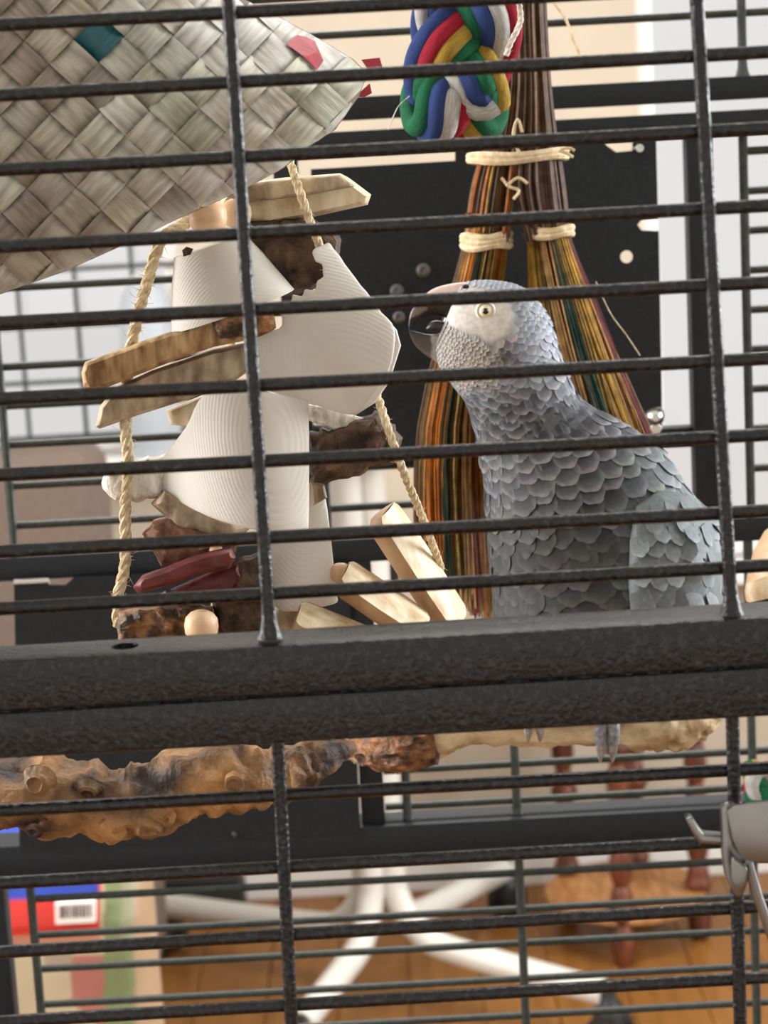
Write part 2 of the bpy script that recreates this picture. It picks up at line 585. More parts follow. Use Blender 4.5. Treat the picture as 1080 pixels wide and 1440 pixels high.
RB = 0.00178
front_rows = [(35, -22), (134, 73), (239, 180), (347, 289), (454, 397), (561, 504), (668, 611), (776, 718), (856, 795)]
lower_rows = [(1140, 1080), (1242, 1180), (1339, 1274), (1437, 1374), (1534, 1472)]
k = 0
while k < 6:                                # rows above the frame
    front_rows.insert(0, (front_rows[0][0] - 106, front_rows[0][1] - 104)); k += 1
for a, b in front_rows + lower_rows:
    p0, p1 = extend(P(0, a, 0), P(1080, b, 0), XL, XR)
    bar('front_bar', p0, p1, RB, coatm)
YV = -0.0032
YF = -0.009
def vert(pxa, pya, pxb, pyb, ext=0.0):
    a, b = P(pxa, pya, YV), P(pxb, pyb, YV)
    a = a + (a - b) * ext
    return a, b
for (x0, y0, x1, y1) in ((321, 0, 380, 897), (980, 0, 1029, 866)):
    a, b = vert(x0, y0, x1, y1, 0.45)
    bar('upright_bar', a, b, 0.00185, coatm, flare=True)
for (x0, y0, x1, y1) in ((390, 1030, 410, 1440), (1029.5, 992, 1041, 1440)):
    a, b = P(x0, y0, YV), P(x1, y1, YV)
    bar('upright_bar', a, b + (b - a) * 1.0, 0.00185, coatm)
sp = P(1029, 500, 0).x - P(350, 500, 0).x
for i in (-2, -1, 2):
    x = P(350, 500, 0).x + i * sp
    if XL < x < XR:
        bar('upright_bar', Vector((x, YV, ZT)), Vector((x, YV, ZB)), 0.00185, coatm)

def boolean_hole(o, loc, r, h):
    mb = MB(); mb.lathe(Vector(loc) - Vector((0, 0, h)), (0, 0, 1), [(0, r), (2 * h, r)], 24)
    cut = mb.build('cutter', coatm, smooth=False)
    md = o.modifiers.new('hole', 'BOOLEAN'); md.operation = 'DIFFERENCE'; md.object = cut; md.solver = 'EXACT'
    bpy.context.view_layer.update()
    dg = bpy.context.evaluated_depsgraph_get()
    me = bpy.data.meshes.new_from_object(o.evaluated_get(dg))
    o.modifiers.clear(); o.data = me
    bpy.data.objects.remove(cut)
def beam(name, ya, yb, yfront, yback, hole=None):       # ya / yb = (left, right) pixel rows of the top and bottom front edges
    t0, t1 = extend(P(0, ya[0], yfront), P(1080, ya[1], yfront), XL, XR)
    b0, b1 = extend(P(0, yb[0], yfront), P(1080, yb[1], yfront), XL, XR)
    mb = MB()
    dv = Vector((0, yback - yfront, 0))
    mb.add([b0, b1, t1, t0, b0 + dv, b1 + dv, t1 + dv, t0 + dv],
           [(0, 1, 2, 3), (5, 4, 7, 6), (3, 2, 6, 7), (1, 0, 4, 5), (0, 3, 7, 4), (2, 1, 5, 6)])
    o = mb.build(name, coatm, cage, bevel=0.0009)
    if hole:
        boolean_hole(o, hole, M(20, 0), 0.008)
    return o
hp = P(176, 912, 0.0005)
beam('cross_beam', (931, 868), (1001, 936), YF, 0.0095, hole=hp)
beam('cross_beam', (1004, 939), (1068, 1008), YF + 0.0006, 0.0095)
mb = MB()
q0, q1 = extend(P(0, 1002.5, YF + 0.0025), P(1080, 937.5, YF + 0.0025), XL, XR)
mb.tube([q0, q1], 0.0012, 6); mb.build('beam_seam', coatm, cage)

# corner posts, legs, top and tray (out of frame but part of the cage)
for x in (XL, XR):
    for y in (0.0, YK):
        mb = MB(); mb.box((x - 0.011, y - 0.011, 0.0), (x + 0.011, y + 0.011, ZT)); mb.build('corner_post', coatm, cage, bevel=0.001)
    for k in range(18):
        z = 0.60 + k * 0.062
        bar('side_bar', Vector((x, 0, z)), Vector((x, YK, z)), RB, coatm, seg=6)
for y in (0, YK):
    mb = MB(); mb.box((XL, y - 0.011, ZT), (XR, y + 0.011, ZT + 0.02)); mb.build('top_rail', coatm, cage, bevel=0.001)
    mb = MB(); mb.box((XL, y - 0.011, ZB - 0.03), (XR, y + 0.011, ZB)); mb.build('bottom_rail', coatm, cage, bevel=0.001)
for i in range(13):
    x = XL + (i + 0.5) * (XR - XL) / 13
    bar('roof_bar', Vector((x, 0, ZT + 0.01)), Vector((x, YK, ZT + 0.01)), RB, coatm, seg=6)
mb = MB(); mb.box((XL, 0, ZB - 0.03), (XR, YK, ZB - 0.02)); mb.build('tray', coatm, cage, smooth=False)

# back wall of the cage
def brail(name, x0, x1, ya, yb, Yf=YK - 0.008, Yb=YK + 0.008):
    """horizontal rail between pixel columns; ya / yb = its top / bottom pixel row at column 540 on the plane Yf"""
    za, zb = P(540, ya, Yf).z, P(540, yb, Yf).z
    mb = MB(); mb.box((x0, Yf, zb), (x1, Yb, za)); return mb.build(name, backm, cage, bevel=0.0006)
X = lambda px, py: P(px, py, YK).x
brail('back_rail', XL, XR, 134, 167)
brail('back_rail', XL, XR, 182, 218)
brail('back_rail', XL, XR, 756, 789)
brail('back_rail', XL, XR, 1162, 1206, YK - 0.012, YK + 0.012)
brail('door_rail', X(560, 640), X(990, 610), 624, 652, YK - 0.003, YK + 0.008)
def bpost(px, py, w, ya, yb, name='back_post'):
    x = X(px, py)
    z0, z1 = P(px, yb, YK).z, P(px, ya, YK).z
    mb = MB(); mb.box((x - M(w, YK) / 2, YK - 0.0075, z0), (x + M(w, YK) / 2, YK + 0.0075, z1)); return mb.build(name, backm, cage, bevel=0.0006)
bpost(988, 480, 36, 185, 745)
bpost(402, 240, 34, 205, 800)
bpost(523, 1110, 34, 760, 1185)
bpost(2, 1340, 30, 1200, 1500)
ROW = 55.0
def zrow(py):
    return P(540, py, YK).z
zs = zrow(44) - zrow(98)
# upper left rows, upper right rows, top rows, lower rows
zu = [zrow(v) for v in (376, 431, 487, 542, 597, 655, 711)]
for z in zu:
    bar('back_bar', Vector((X(4, 560), YK, z)), Vector((X(600, 560), YK, z)), 0.0021, greenm, seg=8)
for v in (211 + 55.8 * i for i in range(9)):
    z = zrow(v + 57 - 28)
    bar('back_bar', Vector((X(1049, 450), YK, z)), Vector((XR, YK, z)), 0.0021, greenm, seg=8)
for i in range(5):
    z = zrow(45 - 55 * i)
    bar('back_bar', Vector((XL, YK, z)), Vector((XR, YK, z)), 0.0021, greenm, seg=8)
for v in (1084, 1135):
    z = zrow(v)
    bar('back_bar', Vector((X(540, 1100), YK, z)), Vector((XR, YK, z)), 0.0021, greenm, seg=8)
for v in (1237.5, 1288.5, 1336.5, 1386.5, 1438, 1490):
    z = zrow(v)
    bar('back_bar', Vector((X(52, 1340), YK, z)), Vector((XR, YK, z)), 0.0021, greenm, seg=8)
def bvert(px, py, ya, yb):
    x = X(px, py)
    bar('back_upright', Vector((x, YK - 0.003, P(px, ya, YK).z)), Vector((x, YK - 0.003, P(px, yb, YK).z)), 0.0024, greenm, flare=True, seg=8)
bvert(12, 660, 150, 790)
bvert(460, 720, 600, 770)
bvert(1049, 450, 175, 740)
bvert(1042, 50, -300, 110)
bvert(572, 1125, 790, 1163)
bvert(725, 1100, 770, 1152)
bvert(1057, 1090, 745, 1136)
bvert(735, 1340, 1190, 1520)
bvert(52, 1340, 1230, 1520)
bvert(1061, 1340, 1175, 1500)
bvert(1051, 770, 740, 900)

# plates bolted on the back
def pl(u, w):
    return P(u, w, YK - 0.012)
def circ(cx, cy, r, n=20):
    return [(cx + r * math.cos(2 * math.pi * i / n), cy + r * math.sin(2 * math.pi * i / n)) for i in range(n)]
outer = [(437, 238), (640, 226), (640, 190), (845, 186), (852, 204), (866, 214), (889, 212), (891, 183), (922, 182), (925, 307), (902, 309), (896, 316), (902, 324), (926, 325),
         (931, 606), (700, 640), (455, 655)]
pt = holed_plate('door_plate', outer, [circ(881, 361, 9)], 0.002, pl, backm, cage)
outer = [(20, 822), (92, 823), (104, 812), (490, 790), (507, 1172), (28, 1196)]
holed_plate('door_plate', outer, [], 0.002, pl, backm, cage)
for (x, y, r) in ((595, 380, 10), (558, 409, 10), (561, 446, 9), (330, 1172, 4)):
    q = P(x, y, YK - 0.0135)
    mb = MB(); mb.lathe(q, (0, -1, 0), [(0, M(r, YK)), (0.0012, M(r, YK) * 0.95), (0.002, M(r, YK) * 0.55), (0.0017, M(r, YK) * 0.2)], 16)
    mb.build('rivet', rivetm, cage)
q = P(919, 584, YK - 0.013)
mb = MB(); mb.lathe(q, (0, -1, 0), [(0, 0.0056), (0.003, 0.0054), (0.006, 0.0042), (0.008, 0.002)], 16); mb.build('bolt', boltm, cage)
mb = MB(); mb.lathe(P(921, 601, YK - 0.013), (0, -1, 0), [(0, 0.0042), (0.004, 0.004), (0.005, 0.003)], 6); mb.build('bolt', boltm, cage)
mb = MB(); mb.lathe(P(898, 208, YK - 0.013), (0, -1, 0), [(0, 0.003), (0.004, 0.0028), (0.005, 0.002)], 12); mb.build('bolt', boltm, cage)
mb = MB(); mb.lathe(P(42, 818, YK - 0.013), (1, 0, 0), [(-0.008, 0.002), (0.01, 0.002)], 12); mb.build('bolt', boltm, cage)

# ================================================================== THE PARROT
YP = 0.30
pb = P(830, 1010, YP)
parrot = thing('parrot', pb, 'grey parrot with scalloped feathers, pale face and open black beak on the driftwood perch', 'parrot')
SEC = [((634, 430), (622, 462), 0.75), ((650, 400), (613, 484), 0.78), ((690, 394), (617, 512), 0.80), ((735, 405), (633, 537), 0.80), ((768, 440), (652, 562), 0.80),
       ((791, 505), (664, 592), 0.82), ((816, 557), (672, 627), 0.84), ((862, 588), (680, 672), 0.84), ((918, 624), (684, 718), 0.82),
       ((962, 680), (690, 772), 0.80), ((1000, 730), (695, 836), 0.78), ((1016, 805), (691, 892), 0.76), ((1012, 870), (698, 918), 0.74),
       ((995, 922), (722, 950), 0.72), ((950, 962), (770, 970), 0.70), ((890, 978), (830, 980), 0.7)]
NR, NS = 76, 44
ctl = []
for a, b, k_ in SEC:
    A, B = P(a[0], a[1], YP), P(b[0], b[1], YP)
    ctl.append(((A + B) / 2, (A - B) / 2, k_))
def cat(vals, t):
    n = len(vals) - 1
    i = min(int(t), n - 1)
    f = t - i
    p0, p1, p2, p3 = vals[max(i - 1, 0)], vals[i], vals[i + 1], vals[min(i + 2, n)]
    return 0.5 * ((2 * p1) + (p2 - p0) * f + (2 * p0 - 5 * p1 + 4 * p2 - p3) * f * f + (3 * p1 - p0 - 3 * p2 + p3) * f ** 3)
NC = len(ctl) - 1
Cs = [q[0] for q in ctl]; Hs = [q[1] for q in ctl]; Ks = [q[2] for q in ctl]
YD = Vector((0, 1, 0))
def body_pt(u, v):                    # u in 0..NC, v angle: 0 = back / crown side, pi = breast side, pi*1.5 = towards the camera
    ce, h, k_ = cat(Cs, u), cat(Hs, u), cat(Ks, u)
    return ce + h * math.cos(v) + YD * (h.length * k_ * math.sin(v))
FACE = [(628, 420), (660, 404), (705, 410), (722, 440), (716, 468), (690, 482), (645, 462), (622, 450)]
CHEEK = [(612, 450), (690, 482), (716, 468), (712, 500), (690, 530), (640, 540), (610, 500)]
def soft(p, loop, w):
    d = edge_dist(p, loop)[0]
    d = d if inside(p, loop) else -d
    return max(0, min(1, 0.5 + d / w))
def plume(p):
    """feather colours (centre, edge) by place on the bird"""
    x, y = PIX(p)
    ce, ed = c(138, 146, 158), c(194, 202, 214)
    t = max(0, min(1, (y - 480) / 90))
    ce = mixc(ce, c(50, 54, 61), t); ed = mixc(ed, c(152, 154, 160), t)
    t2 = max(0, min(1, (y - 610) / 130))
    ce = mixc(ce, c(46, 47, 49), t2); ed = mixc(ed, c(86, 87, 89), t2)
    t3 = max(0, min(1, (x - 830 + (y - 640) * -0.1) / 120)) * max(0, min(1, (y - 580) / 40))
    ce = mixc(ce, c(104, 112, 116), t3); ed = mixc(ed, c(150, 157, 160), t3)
    k_ = soft((x, y), CHEEK, 16)
    ce = mixc(ce, c(122, 118, 114), k_); ed = mixc(ed, c(212, 208, 200), k_)
    k_ = max(0, 1 - math.hypot(x - 706, (y - 492) * 1.2) / 30)
    ce = mixc(ce, c(70, 74, 84), k_); ed = mixc(ed, c(110, 116, 126), k_)
    k_ = soft((x, y), FACE, 14)
    ce = mixc(ce, c(212, 206, 197), k_); ed = mixc(ed, c(224, 219, 212), k_)
    return ce, ed
mb = MB()
vs_, fs, cols = [], [], []
for i in range(NR + 1):
    u = NC * i / NR
    for k_ in range(NS):
        p = body_pt(u, 2 * math.pi * k_ / NS)
        vs_.append(p)
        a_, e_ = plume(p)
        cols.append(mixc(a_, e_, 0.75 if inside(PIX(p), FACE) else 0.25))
for i in range(NR):
    for k_ in range(NS):
        k2 = (k_ + 1) % NS
        fs.append((i * NS + k_, i * NS + k2, (i + 1) * NS + k2, (i + 1) * NS + k_))
fs.append(tuple(range(NS))); fs.append(tuple(NR * NS + k_ for k_ in range(NS)))
mb.add(vs_, fs, col=cols)
body = mb.build('body', plumem, parrot)

def feather(mb, p, d, a, n, L_, W_, cc, ce, lift):
    S_ = (-1, -0.55, 0, 0.55, 1); T_ = (0, 0.45, 0.72, 0.89, 1.0); sh = (0.8, 1.0, 0.97, 0.80, 0.42)
    vs_, cl, fs = [], [], []
    for ti, t in enumerate(T_):
        for s_ in S_:
            te = t * (1 - 0.10 * s_ * s_ * (t > 0.6))
            q = p + d * (L_ * te) + a * (W_ / 2 * s_ * sh[ti]) + n * (lift * t - 0.03 * W_ * s_ * s_)
            vs_.append(q)
            e = (0, 0.0, 0.25, 0.75, 1.0)[ti]
            e = max(e, 0.8 * (abs(s_) ** 4) * (0.2, 0.4, 0.8, 1, 1)[ti])
            cl.append(mixc(cc, ce, min(1, e)))
    for i in range(4):
        for j in range(4):
            fs.append((i * 5 + j, i * 5 + j + 1, (i + 1) * 5 + j + 1, (i + 1) * 5 + j))
    mb.add(vs_, fs, col=cl)
def lerp_tab(tab, x):
    for (x0, y0), (x1, y1) in zip(tab, tab[1:]):
        if x <= x1:
            return y0 + (y1 - y0) * max(0, (x - x0)) / (x1 - x0)
    return tab[-1][1]
LT = [(0, 0.0016), (2.0, 0.0022), (3.5, 0.0034), (5, 0.0056), (7, 0.0078), (9, 0.0095), (12, 0.011), (15, 0.011)]
WT = [(0, 0.0015), (2.0, 0.0020), (3.5, 0.0036), (5, 0.0066), (7, 0.0092), (9, 0.0115), (12, 0.0125), (15, 0.012)]
mb = MB()
u = 0.5
row = 0
while u < 14.0:
    L_, W_ = lerp_tab(LT, u), lerp_tab(WT, u)
    circ_ = cat(Hs, u).length * 2 * math.pi * 0.9
    nf = max(10, int(circ_ / (W_ * 0.78)))
    for k_ in range(nf):
        v = 2 * math.pi * (k_ + 0.5 * (row % 2) + random.uniform(-0.12, 0.12)) / nf
        if 0.25 * math.pi < v < 0.80 * math.pi:      # far side: fewer
            if k_ % 2: continue
        uu = min(NC - 0.05, max(0.02, u + random.uniform(-0.05, 0.05) * (1 if u > 3 else 0.3)))
        p = body_pt(uu, v)
        x, y = PIX(p)
        if math.sin(v) < 0.2 and inside((x, y), FACE) : continue
        d = (body_pt(min(NC, uu + 0.04), v) - p)
        if d.length < 1e-7: continue
        d.normalize()
        a = (body_pt(uu, v + 0.03) - p).normalized()
        n = a.cross(d).normalized()
        if n.dot(p - cat(Cs, uu)) < 0: n = -n
        a = n.cross(d).normalized()
        d = (d + a * random.uniform(-0.16, 0.16)).normalized(); a = n.cross(d).normalized()
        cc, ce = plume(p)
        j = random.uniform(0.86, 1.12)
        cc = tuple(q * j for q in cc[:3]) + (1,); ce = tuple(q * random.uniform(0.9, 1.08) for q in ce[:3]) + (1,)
        feather(mb, p - n * 0.0001, d, a, n, L_ * random.uniform(0.9, 1.2) * 1.3, W_ * random.uniform(1.0, 1.3), cc, ce, L_ * random.uniform(0.09, 0.125))
    step = 0.62 * L_
    s_ = (cat(Cs, min(NC, u + 0.1)) - cat(Cs, u)).length / 0.1
    u += step / max(s_, 0.004)
    row += 1
o = mb.build('plumage', plumem, parrot)
tag(o, kind='stuff')

# folded near wing
WING = [(886, 760), (894, 712), (926, 690), (966, 694), (1000, 732), (1015, 790), (1016, 866), (1002, 928), (962, 958), (912, 950), (889, 900), (884, 820)]
wcx = 950
FY = {}
for i in range(700):
    for j in range(260):
        p = body_pt(6 + 9.9 * i / 700, math.pi + math.pi * j / 260)
        q = PIX(p)
        key = (int(q[0] / 6), int(q[1] / 6))
        if key not in FY or p.y < FY[key]: FY[key] = p.y
def body_y(x, y):
    acc, n = 0.0, 0
    for dx in (-1, 0, 1):
        for dy in (-1, 0, 1):
            v = FY.get((int(x / 6) + dx, int(y / 6) + dy))
            if v is not None: acc += v; n += 1
    return acc / n if n else 0.30
def wing_y(x, y):
    d = edge_dist((x, y), WING)[0]
    t = min(1, d / 40)
    return body_y(x, y) - 0.0012 - 0.007 * math.sqrt(max(0, 1 - (1 - t) ** 2))
o = slab('wing', WING, 0.283, 0.004, plumem, parrot, step=12, rnd=10, bend=lambda dx, dy: 0)
me = o.data
ca = me.color_attributes.new('Col', 'FLOAT_COLOR', 'POINT')
for i, v in enumerate(me.vertices):
    w = v.co.copy()
    x, y = PIX(w)
    t = wing_y(x, y) - 0.283
    v.co = P(x, y, w.y + t)
    ca.data[i].color = c(104, 112, 116)
mb = MB()
y = 692.0
row = 0
while y < 925:
    L_ = 26 + (y - 692) * 0.10
    W_ = 24 + (y - 692) * 0.05
    x = 874 + (row % 2) * W_ * 0.4
    while x < 1024:
        if inside((x, y), WING) and edge_dist((x, y), WING)[0] > 3:
            p = P(x, y, wing_y(x, y) - 0.002)
            x2, y2 = x + 3, y + 10
            p2 = P(x2, y2, wing_y(x2, y2) - 0.002)
            d = (p2 - p).normalized()
            p3 = P(x + 5, y, wing_y(x + 5, y) - 0.002)
            a = (p3 - p).normalized()
            n = a.cross(d).normalized()
            if n.y > 0: n = -n
            a = n.cross(d).normalized()
            j = random.uniform(0.9, 1.1)
            cc = tuple(q * j for q in c(104, 112, 116)[:3]) + (1,)
            feather(mb, p, d, a, n, M(L_, YP) * random.uniform(0.95, 1.2), M(W_, YP) * random.uniform(0.95, 1.1), cc, c(142, 149, 152), M(L_, YP) * 0.09)
        x += W_ * 0.8
    y += L_ * 0.55
    row += 1
q = mb.build('covert_feathers', plumem, o)
q.location = (0, 0, 0)
tag(q, kind='stuff')
# tail, carried away from the camera
mb = MB()
for k_ in range(7):
    a0 = P(960 + k_ * 4, 965, 0.315 + k_ * 0.002)
    a1 = a0 + Vector((0.03 + 0.003 * k_, 0.055 + 0.004 * k_, -0.012))
    d = (a1 - a0).normalized(); n = Vector((0, -0.3, 1)).normalized(); a = n.cross(d).normalized()
    feather(mb, a0, d, a, n, (a1 - a0).length, 0.016, c(150, 24, 24), c(172, 36, 32), 0.002)
tag(mb.build('tail', plumem, parrot), 'red tail feathers')

# beak
def horn(name, secs, colf, parent=parrot, ns=18, n=5):
    ctl_ = []
    for a, b, k_ in secs:
        A, B = P(a[0], a[1], YP), P(b[0], b[1], YP)
        ctl_.append(((A + B) / 2, (A - B) / 2, k_))
    cs, hs, ks = [q[0] for q in ctl_], [q[1] for q in ctl_], [q[2] for q in ctl_]
    mb = MB(); vs_, fs, cl = [], [], []
    nr = (len(secs) - 1) * n
    for i in range(nr + 1):
        u = i / n
        ce, h, k_ = cat(cs, u), cat(hs, u), cat(ks, u)
        for j in range(ns):
            v = 2 * math.pi * j / ns
            p = ce + h * math.cos(v) + YD * (h.length * k_ * math.sin(v))
            vs_.append(p); cl.append(colf(*PIX(p)))
    for i in range(nr):
        for j in range(ns):
            j2 = (j + 1) % ns
            fs.append((i * ns + j, i * ns + j2, (i + 1) * ns + j2, (i + 1) * ns + j))
    fs.append(tuple(range(ns))); fs.append(tuple(nr * ns + j for j in range(ns)))
    mb.add(vs_, fs, col=cl)
    return mb.build(name, beakm, parent)
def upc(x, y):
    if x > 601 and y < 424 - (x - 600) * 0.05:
        return c(222, 196, 186)  # pink cere, its pale light reflection painted in
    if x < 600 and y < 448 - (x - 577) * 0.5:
        return c(112, 100, 94)  # grey highlight painted along the outer edge of the black beak
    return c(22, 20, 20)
ub = horn('upper_beak', [((668, 396), (648, 448), 0.6), ((640, 398), (626, 447), 0.52), ((612, 405), (610, 443), 0.46), ((592, 419), (600, 445), 0.44), ((579, 436), (590, 450), 0.42), ((575, 452), (581, 457), 0.45), ((575, 464), (577, 464), 0.6)], upc)
mb = MB(); mb.sphere(P(655, 403, 0.283), M(4, YP), 10, 8, (1.3, 0.6, 0.8)); mb.build('nostril', pupilm, ub).location = (0, 0, 0)
horn('lower_beak', [((640, 478), (628, 520), 0.62), ((618, 470), (613, 509), 0.56), ((602, 470), (597, 498), 0.52), ((588, 467), (584, 486), 0.5), ((578, 464), (577, 472), 0.5), ((574, 463), (575, 465), 0.6)],
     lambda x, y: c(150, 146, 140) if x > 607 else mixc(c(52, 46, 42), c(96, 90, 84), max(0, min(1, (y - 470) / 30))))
mb = MB()
tp = spline([P(628, 462, YP), P(612, 459, YP), P(600, 463, YP)], 4)
mb.tube(tp, [M(9, YP)] * 5 + [M(8, YP), M(6, YP), M(4, YP), M(2, YP)], 10, col=c(40, 34, 34)); mb.build('tongue', beakm, parrot)
# eye
def near_surface(x, y):                # front surface of the body at a pixel
    best = None
    for i in range(160):
        for j in range(60):
            u = 0.3 + 4.2 * i / 160; v = math.pi + math.pi * j / 60
            p = body_pt(u, v); q = PIX(p)
            d = (q[0] - x) ** 2 + (q[1] - y) ** 2
            if best is None or d < best[0]: best = (d, p)
    return best[1]
ep = near_surface(683, 436)
toc = (CAM - ep).normalized()
mb = MB(); mb.lathe(ep - toc * 0.002, toc, [(0, M(15, YP)), (0.0024, M(14, YP)), (0.0030, M(12, YP)), (0.0024, M(9, YP))], 24); lid = mb.build('eyelid', lidm, parrot)
mb = MB(); mb.sphere(ep - toc * 0.0009, M(11, YP), 20, 14); ey = mb.build('eye', irism, parrot)
mb = MB(); mb.sphere(ep + toc * (M(11, YP) - 0.0013), M(4.6, YP), 14, 10); mb.build('pupil', pupilm, ey).location = (0, 0, 0)

# legs and feet on the perch
def foot(x, y, sgn):
    knee = P(x - 20, y - 45, YP + sgn * 0.012)
    ank = P(x, y, YP + sgn * 0.010)
    mb = MB()
    mb.tube(spline([P(x - 8, y - 85, YP + sgn * 0.012), knee, ank], 4), [0.009, 0.008, 0.007, 0.006, 0.0055, 0.005, 0.0048, 0.0048, 0.005], 12)
    f = mb.build('leg', footm, parrot)
    for (dx, front) in ((-9, 1), (8, 1), (-6, -1), (7, -1)):
        if front > 0:
            pts = [ank, P(x + dx * 0.7, y - 3, YP - 0.010 + sgn * 0.006), P(x + dx, y + 8, YP - 0.0205), P(x + dx, y + 34, YP - 0.0205)]
            clw = [P(x + dx, y + 33, YP - 0.0208), P(x + dx, y + 48, YP - 0.0195), P(x + dx - 1, y + 60, YP - 0.0150)]
        else:
            pts = [ank, P(x + dx * 0.8, y - 3, YP + 0.014), P(x + dx, y + 10, YP + 0.0205), P(x + dx, y + 30, YP + 0.0205)]
            clw = [P(x + dx, y + 29, YP + 0.0205), P(x + dx, y + 44, YP + 0.020), P(x + dx, y + 52, YP + 0.016)]
        t = MB(); t.tube(spline(pts, 4), [0.004, 0.0036, 0.0033, 0.0031, 0.003, 0.003, 0.003, 0.0029, 0.0028, 0.0028, 0.0027, 0.0026, 0.0024], 10)
        tt = t.build('toe', footm, parrot)
        t = MB(); t.tube(spline(clw, 3), [0.0022, 0.002, 0.0018, 0.0015, 0.0011, 0.0007, 0.0003], 8)
        t.build('claw', clawm, tt).location = (0, 0, 0)
foot(854, 1012, -0.3)
foot(752, 984, 0.5)

# ================================================================== PERCHES
def branch(name, ctl_, m, label, catg, seg=26, n=10, rough=0.28, seed=0, fr=3.0, base=None):
    pts = spline([P(x, y, Y) for x, y, Y, r in ctl_], n)
    rr = spline([Vector((M(r, Y), 0, 0)) for x, y, Y, r in ctl_], n)
    o = thing(name, base or pts[0], label, catg)
    def rf(i, k_):
        a = 2 * math.pi * k_ / seg
        return 1 + rough * noise.fractal(Vector((math.cos(a) * fr * 0.5, math.sin(a) * fr * 0.5, i / n * fr * 0.8 + seed)), 0.9, 2.0, 4)
    mb = MB(); mb.tube(pts, [q.x for q in rr], seg, rfun=rf)
    mb.build('branch', m, o)
    return o
gp = branch('knotty_perch', [(-250, 1150, 0.20, 44), (-120, 1135, 0.20, 46), (-30, 1122, 0.20, 48), (60, 1122, 0.20, 58), (140, 1128, 0.20, 52), (200, 1128, 0.20, 56), (270, 1098, 0.20, 50), (340, 1094, 0.20, 50), (395, 1088, 0.205, 38), (430, 1072, 0.21, 32), (470, 1058, 0.215, 22), (497, 1052, 0.22, 9)],
            knotm, 'thick knotty brown grapewood perch below the wooden toy', 'perch', rough=0.34, seed=3, fr=2.2)
for (x, y, r) in ((52, 1105, 17), (120, 1118, 14), (205, 1170, 16), (160, 1172, 13), (235, 1160, 9), (45, 1175, 8), (60, 1168, 7), (330, 1110, 14)):
    mb = MB(); q = P(x, y, 0.182)
    pr = [(0, 1.5), (0.35, 1.1), (0.55, 1.0), (0.62, 0.72), (0.35, 0.4)]
    mb.lathe(q + Vector((0, 0.006, 0)), Vector((random.uniform(-.4, .4), -1, random.uniform(-.5, .2))), [(h * M(r, 0.2) * 1.4, w * M(r, 0.2)) for h, w in pr], 14)
    for i, v in enumerate(mb.v):
        nv = noise.noise_vector(Vector(v) * 130) * 0.0018
        mb.v[i] = tuple(Vector(v) + nv)
    mb.build('knot', knotm, gp)
pp = branch('driftwood_perch', [(480, 1040, 0.5365, 24), (490, 1040, 0.47, 26), (515, 1040, 0.36, 32), (560, 1042, 0.31, 36), (610, 1034, 0.30, 34), (650, 1024, 0.30, 24), (720, 1022, 0.30, 27), (800, 1020, 0.30, 28), (880, 1022, 0.30, 31), (940, 1026, 0.30, 34), (985, 1014, 0.30, 25), (1012, 1006, 0.30, 8)],
            paleperch, 'pale driftwood perch under the parrot, bolted to the back plate', 'perch', rough=0.3, seed=11, fr=3.0, base=P(480, 1040, 0.54))
# dark ridged sleeve of bark on the perch's inner end
mb = MB()
pts = spline([P(515, 1042, 0.325), P(560, 1045, 0.30), P(614, 1038, 0.295)], 8)
rs_ = [M(34 + 7 * math.sin(i / 16 * math.pi) - (8 if i in (0, 16) else 0), 0.3) for i in range(17)]
mb.tube(pts, rs_, 28, rfun=lambda i, k_: 1 + 0.10 * math.sin(k_ * 2.7 + i * 1.3) + 0.05 * random.uniform(-1, 1))
tag(mb.build('bark_sleeve', mat('brown ridged bark', c(58, 34, 20), 0.6, c(158, 108, 68), 170, bump=0.9, bscale=260, bdist=0.003), pp), 'dark brown ridged bark')

# ================================================================== WOVEN PALM POUCH
YW = 0.125
pouch = thing('woven_pouch', P(200, 410, YW), 'pale woven palm-leaf pouch with teal and crimson strips above the wooden toy', 'bird toy')
OUT = [(-330, -170), (-60, -230), (180, -120), (262, -60), (330, -8), (395, 25), (450, 55), (498, 84), (517, 104), (505, 135), (472, 182), (432, 208), (400, 236), (340, 268), (250, 308), (180, 342), (90, 382), (0, 414), (-110, 440), (-260, 420), (-400, 300), (-430, 60)]
OUTC = (40, 120)
def pouch_pt(x, y, lift=0.0, back=False):
    ins = inside((x, y), OUT)
    d, q = edge_dist((x, y), OUT)
    if ins:
        t = min(1, d / 190)
        yy = -0.046 * math.sqrt(max(0, 1 - (1 - t) ** 2))
        return P(x, y, YW + (yy if not back else -yy) - lift)
    over = d                                             # wraps round the edge
    qx, qy = q
    k_ = min(over, 26) * 0.25
    dx, dy = OUTC[0] - qx, OUTC[1] - qy
    ln = math.hypot(dx, dy)
    return P(qx + dx / ln * k_ * 0.6, qy + dy / ln * k_ * 0.6, YW + M(min(over, 30), YW) * 0.8)
E1, E2, O0 = Vector((35.5, 33.5)), Vector((34.5, -36)), Vector((107, 263))
FLAP = [(98, 190), (137, 138), (300, 100), (560, 110), (500, 160), (432, 212), (300, 222), (145, 226)]
tints = [c(192, 188, 170), c(204, 203, 188), c(176, 171, 160), c(210, 210, 196), c(160, 152, 142), c(194, 195, 182)]
flapt = [c(212, 214, 196), c(202, 206, 186), c(220, 220, 206)]
N_ = 6
